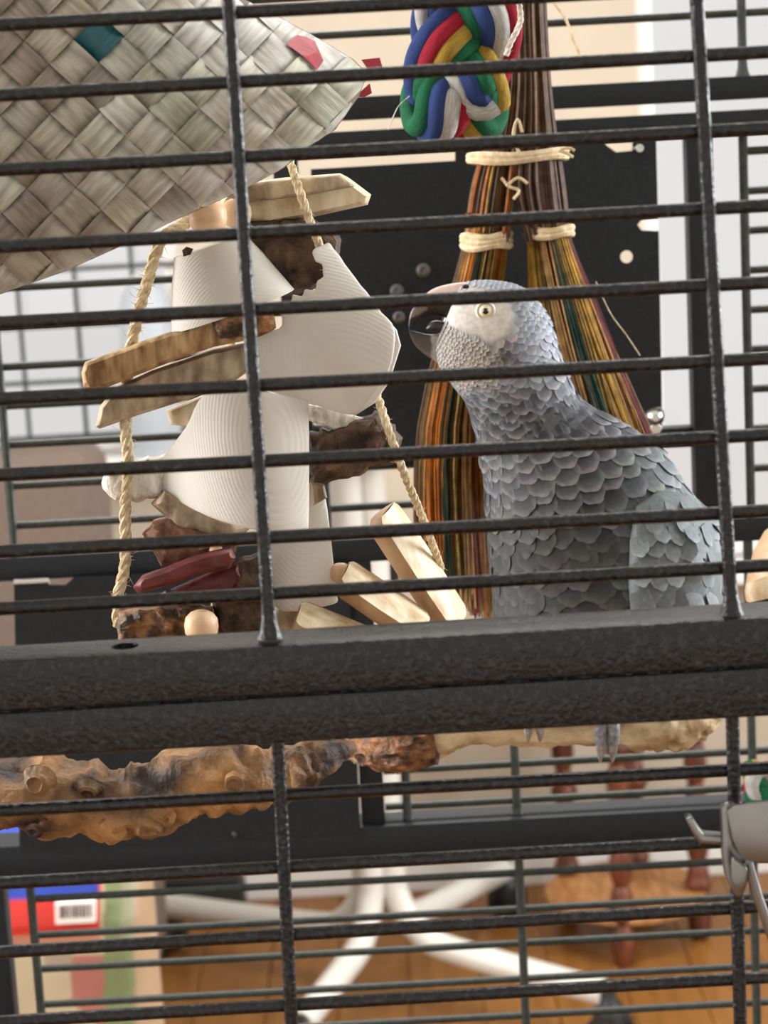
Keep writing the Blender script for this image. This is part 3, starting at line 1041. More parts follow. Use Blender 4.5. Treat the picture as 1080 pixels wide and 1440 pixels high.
for i in range(-14, 16):
    for j in range(-14, 16):
        o0 = O0 + E1 * i + E2 * j
        ce = o0 + (E1 + E2) * 0.5
        ins = inside(ce, OUT)
        if not ins and edge_dist(ce, OUT)[0] > 20: continue
        if ce.x < -70 or ce.y < -70: continue
        inflap = inside(ce, FLAP)
        along = (i + j) % 2
        col = random.choice(flapt if inflap else tints)
        if ce.x > 250 and not inflap: col = mixc(col, c(224, 223, 218), 0.7)  # brighter right side: light painted into the strip colour
        if ce.x < 120 and ce.y < 260: col = mixc(col, c(168, 150, 122), 0.35)  # warm shadowed left side painted into the strip colour
        if (ce - Vector((143, 66))).length < 20:
            col = c(26, 104, 116)
        if (ce - Vector((303, -14))).length < 24: col = c(26, 90, 100)
        j1 = random.uniform(0.92, 1.08)
        col = tuple(q * j1 for q in col[:3]) + (1,)
        mb = MB(); vs_, uv = [], []
        sk = random.uniform(-1.2, 1.2); ux = random.uniform(0, 9)
        crease = random.uniform(0.25, 0.75)
        for a in range(N_ + 1):
            for b in range(N_ + 1):
                fa, fb = a / N_, b / N_
                s_, t_ = (fa, fb) if along else (fb, fa)         # s_ along the strip, t_ across
                w = 0.5 + (t_ - 0.5) * 0.965
                l_ = -0.07 + 1.14 * s_
                ga, gb = (l_, w) if along else (w, l_)
                p2 = o0 + E1 * ga + E2 * gb + Vector((sk, -sk)) * (s_ - 0.5)
                lift = 0.0016 * math.sin(math.pi * max(0, min(1, s_))) ** 0.6 - 0.0013 * (1 - math.sin(math.pi * s_)) + 0.0003 * math.cos((t_ - crease) * 16)
                if inflap: lift += 0.0016
                vs_.append(pouch_pt(p2.x, p2.y, lift))
                uv.append((s_ + ux, t_ + ux * 0.37))
        for a in range(N_):
            for b in range(N_):
                mb.f.append((a * (N_ + 1) + b, a * (N_ + 1) + b + 1, (a + 1) * (N_ + 1) + b + 1, (a + 1) * (N_ + 1) + b))
        mb.v = [tuple(q) for q in vs_]; mb.uv = uv; mb.col = [col] * len(vs_)
        mb.build('leaf_strip', leafm, pouch)
# dark inner lining just under the strips and the rear half
def hull(name, sgn, off, m):
    lp = resample([Vector(q) for q in OUT], 30)
    pts = list(lp); y = -230
    while y < 440:
        x = -430
        while x < 520:
            if inside((x, y), OUT) and edge_dist((x, y), OUT)[0] > 14: pts.append(Vector((x, y)))
            x += 28
        y += 26
    n = len(lp)
    r = delaunay_2d_cdt(pts, [(i, (i + 1) % n) for i in range(n)], [], 1, 0.001)
    mb = MB(); mb.add([pouch_pt(q.x, q.y, -off if sgn < 0 else 0, back=sgn > 0) if edge_dist(q, OUT)[0] > 0.1 else P(q.x, q.y, YW) for q in r[0]], [tuple(f) for f in r[2]])
    mb.build(name, m, pouch)
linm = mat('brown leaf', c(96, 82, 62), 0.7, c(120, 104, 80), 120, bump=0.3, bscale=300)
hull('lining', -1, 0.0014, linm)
hull('rear_side', 1, 0, mat('woven leaf rear', c(176, 168, 146), 0.6, c(206, 200, 180), 90, bump=0.4, bscale=120))
def leaf(outline, Y0, Y1, col, name='leaf_strip', fold=0.4):
    mb = MB()
    n = len(outline)
    pts = [P(x, y, Y0 + (Y1 - Y0) * (i / max(1, n - 1))) for i, (x, y) in enumerate(outline)]
    mb.prism(pts, (0, 0.0008, 0)); mb.col = [col] * len(mb.v); mb.uv = [(i * 0.3, i * 0.2) for i in range(len(mb.v))]
    return mb.build(name, leafm, pouch, smooth=False)
crim = c(188, 40, 66)
yc = lambda x, y: YW - 0.046 * math.sqrt(max(0, 1 - (1 - min(1, edge_dist((x, y), OUT)[0] / 190)) ** 2)) - 0.0028
for lpx in ([(403, 62), (418, 49), (431, 52), (446, 74), (446, 98), (428, 80)], [(431, 52), (443, 58), (455, 85), (446, 98), (446, 74)]):
    mb = MB(); mb.prism([P(x, y, yc(x, y)) for x, y in lpx], (0, 0.0009, 0)); mb.col = [crim] * len(mb.v); mb.uv = [(i * 0.3, i * 0.2) for i in range(len(mb.v))]
    mb.build('crimson_strip', leafm, pouch, smooth=False)
for lpx in ([(508, 84), (534, 81), (539, 98), (519, 100)], [(499, 136), (520, 117), (523, 131), (512, 137)]):
    mb = MB(); mb.prism([P(x, y, YW + 0.002) for x, y in lpx], (0, 0.0009, 0)); mb.col = [crim] * len(mb.v); mb.uv = [(i * 0.3, i * 0.2) for i in range(len(mb.v))]
    mb.build('crimson_strip', leafm, pouch, smooth=False)
mb = MB(); mb.tube([P(40, -170, YW), Vector((P(40, -170, YW).x, YW, ZT))], 0.0014, 8); mb.build('hanging_cord', twinem, pouch)

# ================================================================== HANGING WOODEN TOY
toy = thing('hanging_wooden_toy', P(300, 900, 0.17), 'hanging parrot toy of white paper cups, bark, wood slices and beads on jute twine', 'bird toy')
cyl = lambda hw, dep, ax=(1, 0): (lambda dx, dy: dep * ((dx * ax[0] + dy * ax[1]) / hw) ** 2)
def cup(name, outline, Y, hw, dep, ax=(1, 0), th=0.0016, tilt=(0, 0), jag=0.0, seed=0, step=9):
    return slab(name, outline, Y, th, paperm, toy, step=step, rnd=4, bend=cyl(hw, dep, ax), tilt=tilt, jag=jag, seed=seed, curve=True)
def frustum(name, top, bot, rt, rb, Y, th=0.0016):
    A, B = P(top[0], top[1], Y), P(bot[0], bot[1], Y)
    ax = B - A; L_ = ax.length; a_, b_ = M(rt, Y), M(rb, Y)
    mb = MB()
    mb.lathe(A, ax, [(0, 0.002), (0, a_ * 0.96), (0.0012, a_), (L_ * 0.33, a_ + (b_ - a_) * 0.33), (L_ * 0.66, a_ + (b_ - a_) * 0.66), (L_, b_), (L_, b_ - th), (0.003, a_ - th), (0.003, 0.002)], 48)
    return mb.build(name, paperm, toy)
frustum('paper_cup', (294, 345), (327, 437), 54, 92, 0.165)
slab('hole_shade_patch', [(256, 352), (262, 347), (272, 350), (268, 358), (258, 361)], 0.1515, 0.0012, barkm, toy, step=4, rnd=2)  # solid dark patch painting the shade inside a hole
# chewed middle cup, its mouth turned to the parrot
cup('paper_cup', [(452, 346), (462, 342), (472, 352), (500, 392), (530, 430), (555, 466), (548, 520), (520, 560), (497, 584), (430, 566), (366, 546), (352, 520), (356, 475), (392, 462), (398, 448), (386, 432), (408, 424), (412, 415), (424, 416), (430, 407), (442, 408), (446, 396), (455, 388), (452, 372), (442, 366), (440, 354)],
    0.150, 100, 0.012, ax=(0.62, -0.78), seed=2, jag=2.0)
slab('cup_rim', [(526, 428), (558, 464), (564, 486), (548, 536), (528, 566), (497, 586), (500, 578), (526, 520), (548, 480), (545, 462)], 0.158, 0.003, paperm, toy, step=8, rnd=5)
slab('cup_rim', [(366, 546), (430, 566), (497, 584), (520, 590), (505, 600), (470, 606), (430, 590), (380, 562)], 0.172, 0.004, fibrewhite, toy, step=8, rnd=4, rough=0.001, rscale=400)
# lower bell-shaped cup
cup('paper_cup', [(286, 556), (345, 548), (425, 562), (434, 580), (434, 735), (428, 745), (400, 748), (352, 744), (300, 729), (255, 707), (213, 676), (232, 640), (262, 600)], 0.140, 115, 0.022, ax=(1, -0.12))
cup('paper_cup', [(375, 684), (432, 680), (456, 690), (472, 824), (468, 850), (380, 850)], 0.172, 60, 0.008)
slab('wood_slice', [(436, 676), (456, 682), (460, 700), (440, 712)], 0.168, 0.006, greywood, toy)
# wood slices
slab('wood_slice', [(322, 262), (352, 256), (400, 250), (478, 244), (490, 250), (522, 274), (517, 288), (500, 292), (432, 307), (380, 316), (330, 312), (300, 300), (310, 280)], 0.185, 0.022, palewood, toy, rough=0.0012, rscale=140, seed=1, rnd=7)
slab('wood_slice', [(300, 272), (345, 258), (478, 246), (500, 262), (430, 275), (350, 285)], 0.172, 0.006, greywood, toy, rough=0.0008, rscale=150, seed=12, rnd=5)
slab('bark_chunk', [(350, 312), (420, 306), (470, 318), (480, 340), (476, 372), (458, 398), (430, 412), (400, 420), (370, 400), (352, 360)], 0.182, 0.03, barkm, toy, rough=0.004, rscale=120, jag=5, seed=4, rnd=22)
slab('wood_slice', [(114, 524), (119, 510), (165, 493), (230, 470), (300, 452), (345, 448), (380, 444), (386, 464), (350, 478), (300, 488), (240, 509), (180, 533), (150, 545), (118, 547)], 0.158, 0.016, brownwood, toy, rough=0.0012, rscale=200, seed=5, rnd=6)
slab('wood_slice', [(140, 572), (160, 546), (215, 520), (300, 492), (350, 482), (352, 520), (330, 536), (270, 560), (200, 582), (140, 603), (134, 600)], 0.168, 0.018, greywood, toy, rough=0.0012, rscale=180, seed=6, rnd=6)
slab('wood_slice', [(233, 578), (300, 550), (300, 570), (268, 600), (240, 597)], 0.178, 0.012, palewood, toy, seed=7)
slab('bark_chunk', [(296, 452), (330, 440), (384, 440), (388, 462), (366, 474), (310, 476)], 0.147, 0.008, bark2, toy, rough=0.0015, rscale=220, seed=8, rnd=8, jag=3)
slab('bark_chunk', [(430, 612), (470, 602), (528, 578), (556, 598), (565, 622), (560, 648), (520, 660), (490, 672), (436, 684)], 0.176, 0.024, barkm, toy, rough=0.003, rscale=170, jag=8, seed=9, rnd=16)
slab('fibre_tuft', [(141, 680), (150, 664), (176, 650), (230, 640), (300, 632), (322, 648), (280, 665), (235, 672), (228, 700), (190, 706), (160, 704)], 0.172, 0.014, fibrewhite, toy, rough=0.0016, rscale=260, jag=5, seed=10, rnd=9)
slab('wood_slice', [(212, 708), (232, 690), (262, 704), (320, 730), (350, 744), (330, 760), (296, 752), (250, 742)], 0.166, 0.016, greywood, toy, rough=0.0018, rscale=220, jag=4, seed=13, rnd=9)
slab('bark_chunk', [(200, 752), (214, 734), (240, 728), (300, 742), (340, 752), (330, 778), (300, 785), (230, 796), (214, 776)], 0.170, 0.022, mat('pinkish brown bark', c(86, 56, 42), 0.75, c(150, 108, 82), 150, stretch=(1, 1, 0.5), bump=0.7, bscale=240, bdist=0.002), toy, rough=0.002, rscale=160, jag=4, seed=14, rnd=16)
slab('dyed_stick', [(187, 826), (199, 811), (232, 800), (262, 787), (300, 776), (325, 772), (331, 785), (322, 800), (280, 808), (236, 824), (194, 835)], 0.152, 0.014, reddish, toy, rough=0.0009, rscale=200, seed=15, rnd=6)
slab('dyed_stick', [(240, 830), (300, 804), (335, 792), (345, 812), (330, 834), (250, 838)], 0.164, 0.014, reddish, toy, rough=0.0012, rscale=180, seed=16, rnd=8)
slab('bark_chunk', [(300, 820), (330, 790), (372, 776), (380, 850), (372, 893), (312, 896), (300, 860)], 0.168, 0.02, barkm, toy, rough=0.003, rscale=150, seed=17, rnd=14, jag=4)
slab('bark_chunk', [(163, 862), (190, 854), (262, 850), (296, 856), (300, 896), (230, 906), (166, 908)], 0.160, 0.024, bark2, toy, rough=0.003, rscale=200, seed=18, rnd=16, jag=5)
slab('wood_slice', [(214, 842), (232, 832), (236, 842), (222, 850)], 0.156, 0.006, palewood, toy, seed=19)
slab('wood_slice', [(384, 850), (436, 842), (440, 886), (384, 890)], 0.186, 0.02, greywood, toy, seed=20)
# half-round pale sticks at the lower end
def stick(pa, pb, r, Y, seed):
    """a split round stick: dark rounded underside, pale cut face"""
    A, B = P(pa[0], pa[1], Y), P(pb[0], pb[1], Y)
    d = (B - A).normalized(); up = Vector((0.45, -0.35, 0.82)); up = (up - d * up.dot(d)).normalized(); sd = d.cross(up)
    R_ = M(r, Y)
    def ring(t, k_):
        out = []
        for i in range(17):
            th = math.pi * i / 16
            out.append(A.lerp(B, t) - up * math.sin(th) * R_ * k_ * 1.05 + sd * math.cos(th) * R_ * k_)
        return out
    ts = [(0, 0.72), (0.04, 0.93), (0.1, 1.0), (0.5, 1.02), (0.9, 1.0), (0.96, 0.93), (1.0, 0.74)]
    mb = MB(); vs_, fs = [], []
    for t, k_ in ts: vs_ += ring(t, k_)
    for i in range(len(ts) - 1):
        for j in range(16): fs.append((i * 17 + j, i * 17 + j + 1, (i + 1) * 17 + j + 1, (i + 1) * 17 + j))
    fs.append(tuple(range(17))); fs.append(tuple((len(ts) - 1) * 17 + j for j in range(17)))
    mb.add(vs_, fs)
    o = mb.build('split_stick', mat('smooth tan bark', c(140, 104, 74), 0.6, c(190, 156, 116), 60, stretch=(1, 1, 0.4), bump=0.3, bscale=200), toy)
    mb = MB(); vs_, fs = [], []
    for t, k_ in ts:
        for j in range(9):
            s_ = 1 - 2 * j / 8
            q = A.lerp(B, t) + sd * s_ * R_ * k_ * 0.99
            vs_.append(q + up * (R_ * 0.16 * (1 - s_ * s_) + 0.0006 * noise.noise(q * 300 + Vector((seed, 0, 0)))))
    for i in range(len(ts) - 1):
        for j in range(8): fs.append((i * 9 + j, i * 9 + j + 1, (i + 1) * 9 + j + 1, (i + 1) * 9 + j))
    mb.add(vs_, fs)
    q = mb.build('cut_face', palewood, o); q.location = (0, 0, 0)
stick((545, 716), (648, 872), 38, 0.180, 1)
stick((486, 802), (600, 880), 36, 0.165, 2)
stick((420, 860), (530, 905), 34, 0.155, 3)
# beads
for (x, y, r, Y) in ((290, 306, 27, 0.15), (281, 880, 25, 0.142), (478, 806, 16, 0.176), (330, 300, 22, 0.165), (303, 775, 10, 0.158)):
    mb = MB(); R_ = M(r, Y); q = P(x, y, Y)
    mb.lathe(q - Vector((0, 0, R_ * 0.9)), (0.1, 0, 1), [(0, R_ * 0.35), (R_ * 0.15, R_ * 0.68), (R_ * 0.45, R_ * 0.93), (R_ * 0.9, R_), (R_ * 1.35, R_ * 0.93), (R_ * 1.65, R_ * 0.68), (R_ * 1.8, R_ * 0.35), (R_ * 1.7, R_ * 0.2)], 24)
    mb.build('bead', beadm, toy)
# twine
def twine(name, px, r, Y, parent, m=twinem, n=14, fuzz=30):
    ctr = spline([P(q[0], q[1], q[2] if len(q) > 2 else Y) for q in px], n)
    R_ = M(r, Y)
    o = None
    mb = MB()
    for s_ in range(3):
        pts = []
        ln = 0
        for i, p in enumerate(ctr):
            if i: ln += (p - ctr[i - 1]).length
            t = (ctr[min(i + 1, len(ctr) - 1)] - ctr[max(0, i - 1)]).normalized()
            a = t.cross(Vector((0, 1, 0.01))).normalized(); b = t.cross(a)
            th = ln / (R_ * 7) * 2 * math.pi + s_ * 2.094
            pts.append(p + (a * math.cos(th) + b * math.sin(th)) * R_ * 0.5)
        mb.tube(pts, R_ * 0.62, 7)
    for _ in range(fuzz):
        i = random.randrange(1, len(ctr) - 1)
        d = Vector((random.uniform(-1, 1), random.uniform(-1, 1), random.uniform(-0.8, 0.8))).normalized()
        p = ctr[i]
        mb.tube([p, p + d * R_ * 1.4, p + d * R_ * 2.4 + Vector((0, 0, random.uniform(-1, 1) * R_))], [0.00014, 0.00011, 0.00006], 3)
    return mb.build(name, m, parent)
twine('twine', [(290, 250, 0.19), (262, 312, 0.175), (228, 336, 0.165), (206, 400), (190, 460), (180, 520), (177, 600), (180, 650), (176, 720), (176, 790), (166, 840), (166, 880)], 8, 0.165, toy, n=20, fuzz=160)
twine('twine', [(398, 200, 0.176), (412, 240, 0.166), (432, 300, 0.16), (452, 352, 0.162), (470, 400, 0.172), (500, 480, 0.176), (528, 550, 0.166), (545, 600, 0.158), (566, 660, 0.16), (598, 738, 0.176), (620, 800, 0.19)], 6, 0.16, toy, n=18, fuzz=60)
hk = P(330, 270, 0.19)
mb = MB(); mb.tube([hk, Vector((hk.x, 0.19, ZT))], 0.0016, 8); mb.build('twine', twinem, toy)
mb = MB(); mb.tube([P(330, 262, 0.185), P(325, 560, 0.185), P(300, 890, 0.172)], 0.0016, 8); mb.build('twine', twinem, toy)

# ================================================================== BRAIDED ROPE TOY
rope = thing('braided_rope_toy', P(645, 195, 0.29), 'thick braided cotton rope loop in red, blue, yellow, green and white beside the broom toy', 'bird toy')
RED, WHT, BLU, YEL, GRN = c(182, 40, 62), c(216, 216, 212), c(58, 80, 142), c(196, 162, 70), c(36, 116, 80)
palette = [[YEL, GRN, BLU, WHT], [RED, WHT, BLU, GRN], [GRN, YEL, RED, BLU]]
YR = 0.285
front = [(668, -220), (666, -60), (660, 20), (650, 80), (642, 125), (640, 150)]
ctrp = [P(x, y, YR) for x, y in front] + [P(640, 160, YR + 0.014)] + [P(640, 142, YR + 0.032), P(650, 60, YR + 0.036), P(664, -80, YR + 0.036), P(668, -220, YR + 0.036)]
ctr = spline(ctrp, 26)
lens = [0]
for i in range(1, len(ctr)): lens.append(lens[-1] + (ctr[i] - ctr[i - 1]).length)
PITCH = 0.078; AMP = M(38, YR); DEP = 0.0095
def braid(i, s_):
    p = ctr[i]
    t = (ctr[min(i + 1, len(ctr) - 1)] - ctr[max(0, i - 1)]).normalized()
    xa = Vector((1, 0, 0)); xa = (xa - t * xa.dot(t)).normalized(); ya = t.cross(xa)
    th = lens[i] / PITCH * 2 * math.pi + s_ * 2.094
    return p + xa * (AMP * math.sin(th)) + ya * (DEP * math.sin(2 * th)), xa, ya
NCT = len(ctr)
for s_ in range(3):
    core = [braid(i, s_) for i in range(NCT)]
    for y_ in range(4):
        pts = []
        for i in range(NCT):
            t = (core[min(i + 1, NCT - 1)][0] - core[max(0, i - 1)][0]).normalized()
            p, xa, ya = core[i]
            sd = t.cross(ya).normalized()
            f_ = (y_ - 1.5) / 1.5
            pts.append(p + sd * (f_ * M(25, YR)) - ya * (0.0032 * f_ * f_))
        mb = MB(); mb.tube(pts, M(14.5, YR), 10, col=palette[s_][y_], uv=True)
        mb.build('yarn', yarnm, rope)
twine('stray_thread', [(722, -40), (732, 20), (728, 40), (718, 60), (712, 78)], 4, 0.27, rope, fibrewhite, fuzz=3)
mb = MB(); mb.tube(spline([P(576, 135, 0.29), P(560, 150, 0.29), P(550, 172, 0.29), P(546, 182, 0.29)], 4), 0.0002, 4); mb.build('stray_thread', fibrewhite, rope)
mb = MB(); q = ctr[0]; mb.tube([q, Vector((q.x, q.y, ZT))], 0.006, 10); mb.build('hanging_cord', twinem, rope)

# ================================================================== BROOM TOY
YBR = 0.40
broom = thing('broom_toy', P(640, 850, YBR), 'double grass broom toy with dyed orange, green and red bristles behind the parrot', 'bird toy')
def strand(mb, pts, r, col, n=4):
    q = spline(pts, n)
    m_ = len(q)
    mb.tube(q, [r * (1 - 0.35 * (i / (m_ - 1)) ** 3) for i in range(m_)], 4, col=col, caps=False)
def band(tab, s_):
    for lim, col in tab:
        if s_ <= lim: return col
    return tab[-1][1]
ORG, DOR, OLV, DGN, TAN, BRN, DRD, YLO, TEA = c(206, 122, 26), c(158, 86, 24), c(140, 112, 36), c(44, 62, 44), c(200, 156, 96), c(104, 68, 34), c(130, 34, 36), c(206, 160, 52), c(30, 88, 84)
left_bands = [(0.08, BRN), (0.14, OLV), (0.30, ORG), (0.36, DOR), (0.48, DGN), (0.56, OLV), (0.64, BRN), (0.72, TAN), (0.84, DRD), (0.92, DOR), (1.0, OLV)]
right_bands = [(0.14, YLO), (0.22, OLV), (0.34, BRN), (0.42, TAN), (0.50, DRD), (0.62, TEA), (0.72, OLV), (0.90, YLO), (1.0, DRD)]
def tuft(name, tie, tie_hw, mid, end, bands, n, y0):
    mb = MB()
    for k_ in range(n):
        s_ = random.random(); dd = random.uniform(-1, 1)
        dep = math.sqrt(max(0, 1 - (2 * s_ - 1) ** 2)) * dd
        col = band(bands, min(1, max(0, s_ + random.gauss(0, 0.035))))
        j = random.uniform(0.65, 1.3); col = tuple(min(1, q * j) for q in col[:3]) + (1,)
        if random.random() < 0.12: col = mixc(TAN, c(214, 182, 126), random.random())
        x0 = tie[0] + (s_ - 0.5) * 2 * tie_hw
        xm = mid[0] + (mid[1] - mid[0]) * s_; xe = end[0] + (end[1] - end[0]) * s_ + random.uniform(-6, 6)
        ye = end[2] + (end[3] - end[2]) * s_ + random.uniform(-26, 16)
        w = random.uniform(-4, 4)
        pts = [P(x0 - w * 0.2, y0, YBR + dep * 0.008), P(x0, tie[1], YBR + dep * 0.009), P(xm + w, mid[2], YBR + dep * 0.02), P(xe + w, ye, YBR + dep * 0.026)]
        strand(mb, pts, random.uniform(0.00022, 0.00044), col)
    return tag(mb.build(name, strandm, broom), kind='stuff')
tuft('bristles', (684, 338), 31, (590, 684, 600), (592, 690, 800, 868), left_bands, 1000, 300)
tuft('bristles', (772, 335), 30, (754, 858, 480), (800, 918, 700, 640), right_bands, 900, 300)
# bundled stalks above the ties
mb = MB()
for k_ in range(420):
    s_ = random.random(); dd = random.uniform(-1, 1) * math.sqrt(max(0, 1 - (2 * s_ - 1) ** 2))
    goes_left = s_ < 0.46
    xt = 700 + 62 * s_; xm = 702 + 72 * s_; xk = 664 + 130 * s_
    xe = (653 + 62 * s_ / 0.46) if goes_left else (740 + 62 * (s_ - 0.46) / 0.54)
    col = c(108, 84, 66) if random.random() < 0.7 else c(140, 108, 76)
    if goes_left and random.random() < 0.5: colb = random.choice([ORG, YLO, BRN, DOR])
    else: colb = c(118, 94, 80)
    j = random.uniform(0.7, 1.25)
    strand(mb, [P(xt, -260, YBR + dd * 0.012), P(xt + 4, -20, YBR + dd * 0.012), P(xm, 120, YBR + dd * 0.014), P(0.4 * xm + 0.6 * xk, 216, YBR + dd * 0.012)], random.uniform(0.0005, 0.0009), tuple(q * j for q in col[:3]) + (1,))
    strand(mb, [P(0.4 * xm + 0.6 * xk, 212, YBR + dd * 0.012), P(xk, 265, YBR + dd * 0.014), P(xe, 340, YBR + dd * 0.010)], random.uniform(0.0005, 0.0009), tuple(q * j for q in colb[:3]) + (1,))
tag(mb.build('stalks', strandm, broom), kind='stuff')
tiem = mat('pale raffia tie', c(204, 178, 134), 0.7, c(236, 220, 186), 300, bump=0.5, bscale=500)
def tie(cx, cy, hw, dep, n, Y=YBR, r=0.0017, slope=-0.06):
    for t in range(n):
        mb = MB(); pts = []
        for i in range(25):
            a = 2 * math.pi * i / 24
            q = P(cx + hw * math.cos(a), cy + slope * hw * math.cos(a) + t * 7 + 2 * math.sin(3 * a + t), Y)
            pts.append(q + Vector((0, dep * math.sin(a), 0)))
        mb.tube(pts, r, 7, caps=False); mb.build('tie', tiem, broom)
tie(728, 216, 68, 0.016, 2)
tie(684, 331, 33, 0.0115, 3)
tie(772, 322, 32, 0.0115, 2)
for (pts) in ([(786, 212), (798, 216), (806, 221)], [(788, 210), (800, 208), (808, 212)], [(730, 215), (722, 190), (728, 168), (734, 186)], [(776, 0), (796, 28), (806, 55), (816, 78)], [(705, 250), (716, 262), (730, 268), (722, 280)], [(712, 262), (728, 250), (742, 258)]):
    mb = MB(); mb.tube(spline([P(x, y, YBR - 0.017) for x, y in pts], 4), 0.0007, 5); mb.build('loose_fibre', tiem, broom)
mb = MB(); mb.tube(spline([P(838, 396, YBR), P(858, 440, YBR), P(880, 470, YBR), P(900, 500, YBR)], 5), 0.00025, 4); mb.build('loose_fibre', tiem, broom)
mb = MB(); q = P(731, -255, YBR); mb.tube([q, Vector((q.x, q.y, ZT))], 0.003, 8); mb.build('hanging_cord', twinem, broom)

# ================================================================== SMALL THINGS ON THE RIGHT
holder = thing('steel_cup_holder', P(1040, 1262, -0.012), 'bent stainless steel cup holder hooked on the front bars', 'cup holder')
YH = -0.016
mb = MB(); mb.prism([P(x, y, YH - 0.004) for x, y in ((1022, 1140), (1034, 1132), (1090, 1126), (1200, 1122), (1200, 1208), (1090, 1214), (1052, 1212), (1040, 1204), (1030, 1180))], (0, 0.0012, 0)); mb.build('cup_band', steelm, holder, bevel=0.0003)
mb = MB(); mb.prism([P(x, y, YH) for x, y in ((1015, 1138), (1020, 1131), (1034, 1131), (1036, 1180), (1044, 1200), (1056, 1218), (1052, 1240), (1046, 1260), (1038, 1263), (1031, 1256), (1020, 1232), (1016, 1200))], (0, 0.0035, 0)); mb.build('clip', steelm, holder, bevel=0.0006)
mb = MB(); mb.prism([P(x, y, YH - 0.006) for x, y in ((1030, 1206), (1052, 1222), (1050, 1240), (1044, 1258), (1034, 1256), (1028, 1236))], (0, 0.0030, 0)); mb.build('clip_lip', steelm, holder, bevel=0.0006)
hpts = [P(x, y, YH + 0.001) for x, y in ((965, 1152), (974, 1151), (982, 1164), (990, 1175), (1018, 1177), (1018, 1189), (984, 1187), (974, 1172), (968, 1160))]
mb = MB(); mb.prism(hpts, (0, 0.005, 0)); mb.build('hook', steelm, holder, bevel=0.0006)
mb = MB(); mb.tube([P(1052, 1214, YH - 0.002), P(1066, 1262, YH - 0.002), P(1090, 1330, YH - 0.002)], 0.0013, 8); mb.build('wire_arm', steelm, holder)
# second toy whose edge shows at the right
shell = thing('cream_wooden_bell', P(1085, 830, 0.36), 'cream turned wooden bell toy beside the cage upright right of the parrot', 'bird toy')
mb = MB(); mb.lathe(P(1110, 735, 0.36), (0, 0, -1), [(0, 0.002), (0.0, 0.006), (0.004, 0.011), (0.012, 0.0155), (0.022, 0.0185), (0.030, 0.0198), (0.034, 0.0195), (0.034, 0.017), (0.01, 0.01)], 32); mb.build('bell', beadm, shell)
mb = MB(); mb.lathe(P(1088, 806, 0.35), (0.25, -0.2, -1), [(0, 0.004), (0.001, 0.0125), (0.005, 0.0138), (0.009, 0.0125), (0.010, 0.004)], 28); mb.build('wooden_disc', palewood, shell)
mb = MB(); mb.lathe(P(1086, 836, 0.35), (0.3, -0.2, -1), [(0, 0.004), (0.001, 0.0125), (0.006, 0.0138), (0.011, 0.0125), (0.012, 0.004)], 28); mb.build('wooden_disc', bark2, shell)
mb = MB(); q = P(1110, 736, 0.36); mb.tube([q, Vector((q.x + 0.10, q.y, ZT))], 0.0013, 8); mb.build('hanging_cord', twinem, shell)
mb = MB(); mb.tube([q, P(1094, 800, 0.352), P(1090, 850, 0.35)], 0.0013, 8); mb.build('hanging_cord', twinem, shell)
knot = thing('rope_knot_toy', P(1085, 1140, 0.44), 'green, red and white rope knot behind the steel cup holder', 'bird toy')
for k_, col in enumerate((GRN, RED, WHT, GRN, YEL)):
    mb = MB(); pts = []
    for i in range(33):
        a = 2 * math.pi * i / 32
        ce = P(1092, 1118, 0.44)
        pts.append(ce + Vector((0.0115 * math.cos(a + k_ * 1.2), 0.009 * math.sin(a) * math.cos(k_), 0.010 * math.sin(a + k_ * 0.7) + 0.003 * math.sin(2 * a + k_))))
    mb.tube(pts, 0.0042, 9, col=col, uv=True, caps=False); mb.build('yarn', yarnm, knot)
q = P(1096, 1100, 0.44)
mb = MB(); mb.tube([q, Vector((q.x + 0.13, q.y, ZT))], 0.002, 8); mb.build('hanging_cord', twinem, knot)

# ================================================================== THE ROOM BEYOND
hub = G(537, 1318, 0.12)
stand = thing('pedestal_stand', (hub.x, hub.y, 0), 'white bent-tube pedestal stand on black casters on the wooden floor', 'stand')
ends = [G(848, 1398, 0.085), G(424, 1442, 0.085), G(708, 1226, 0.085), G(236, 1276, 0.085)]
for k_, e in enumerate(ends):
    dr = Vector((e.x - hub.x, e.y - hub.y, 0)); L_ = dr.length; dr.normalize()
    o0 = Vector((hub.x, hub.y, 0)) + dr * 0.026
    pts = [o0 + Vector((0, 0, 0.92)), o0 + Vector((0, 0, 0.5)), o0 + Vector((0, 0, 0.26)), o0 + dr * 0.008 + Vector((0, 0, 0.19)), o0 + dr * 0.05 + Vector((0, 0, 0.135)), o0 + dr * 0.12 + Vector((0, 0, 0.115)), Vector((e.x, e.y, 0.088))]
    mb = MB(); mb.tube(spline(pts, 6), 0.0215, 14); mb.build('leg', whitetube, stand)
    cp = Vector((e.x, e.y, 0)) + dr * 0.01
    sd = Vector((-dr.y, dr.x, 0))
    mb = MB()
    for s_ in (-1, 1):
        mb.lathe(cp + sd * (s_ * 0.017 - 0.010) + Vector((0, 0, 0.031)), sd, [(0, 0.018), (0.001, 0.030), (0.018, 0.030), (0.020, 0.018)], 20)
    mb.build('caster', rubber, stand)
    mb = MB(); mb.lathe(cp + Vector((0, 0, 0.02)), (0, 0, 1), [(0, 0.024), (0.035, 0.027), (0.05, 0.020), (0.062, 0.011), (0.085, 0.011)], 16); mb.build('caster_housing', rubber, stand)
mb = MB(); mb.lathe((hub.x, hub.y, 0.90), (0, 0, 1), [(0, 0.05), (0.01, 0.11), (0.02, 0.115), (0.026, 0.112), (0.024, 0.10)], 32); mb.build('tray_top', whitetube, stand)

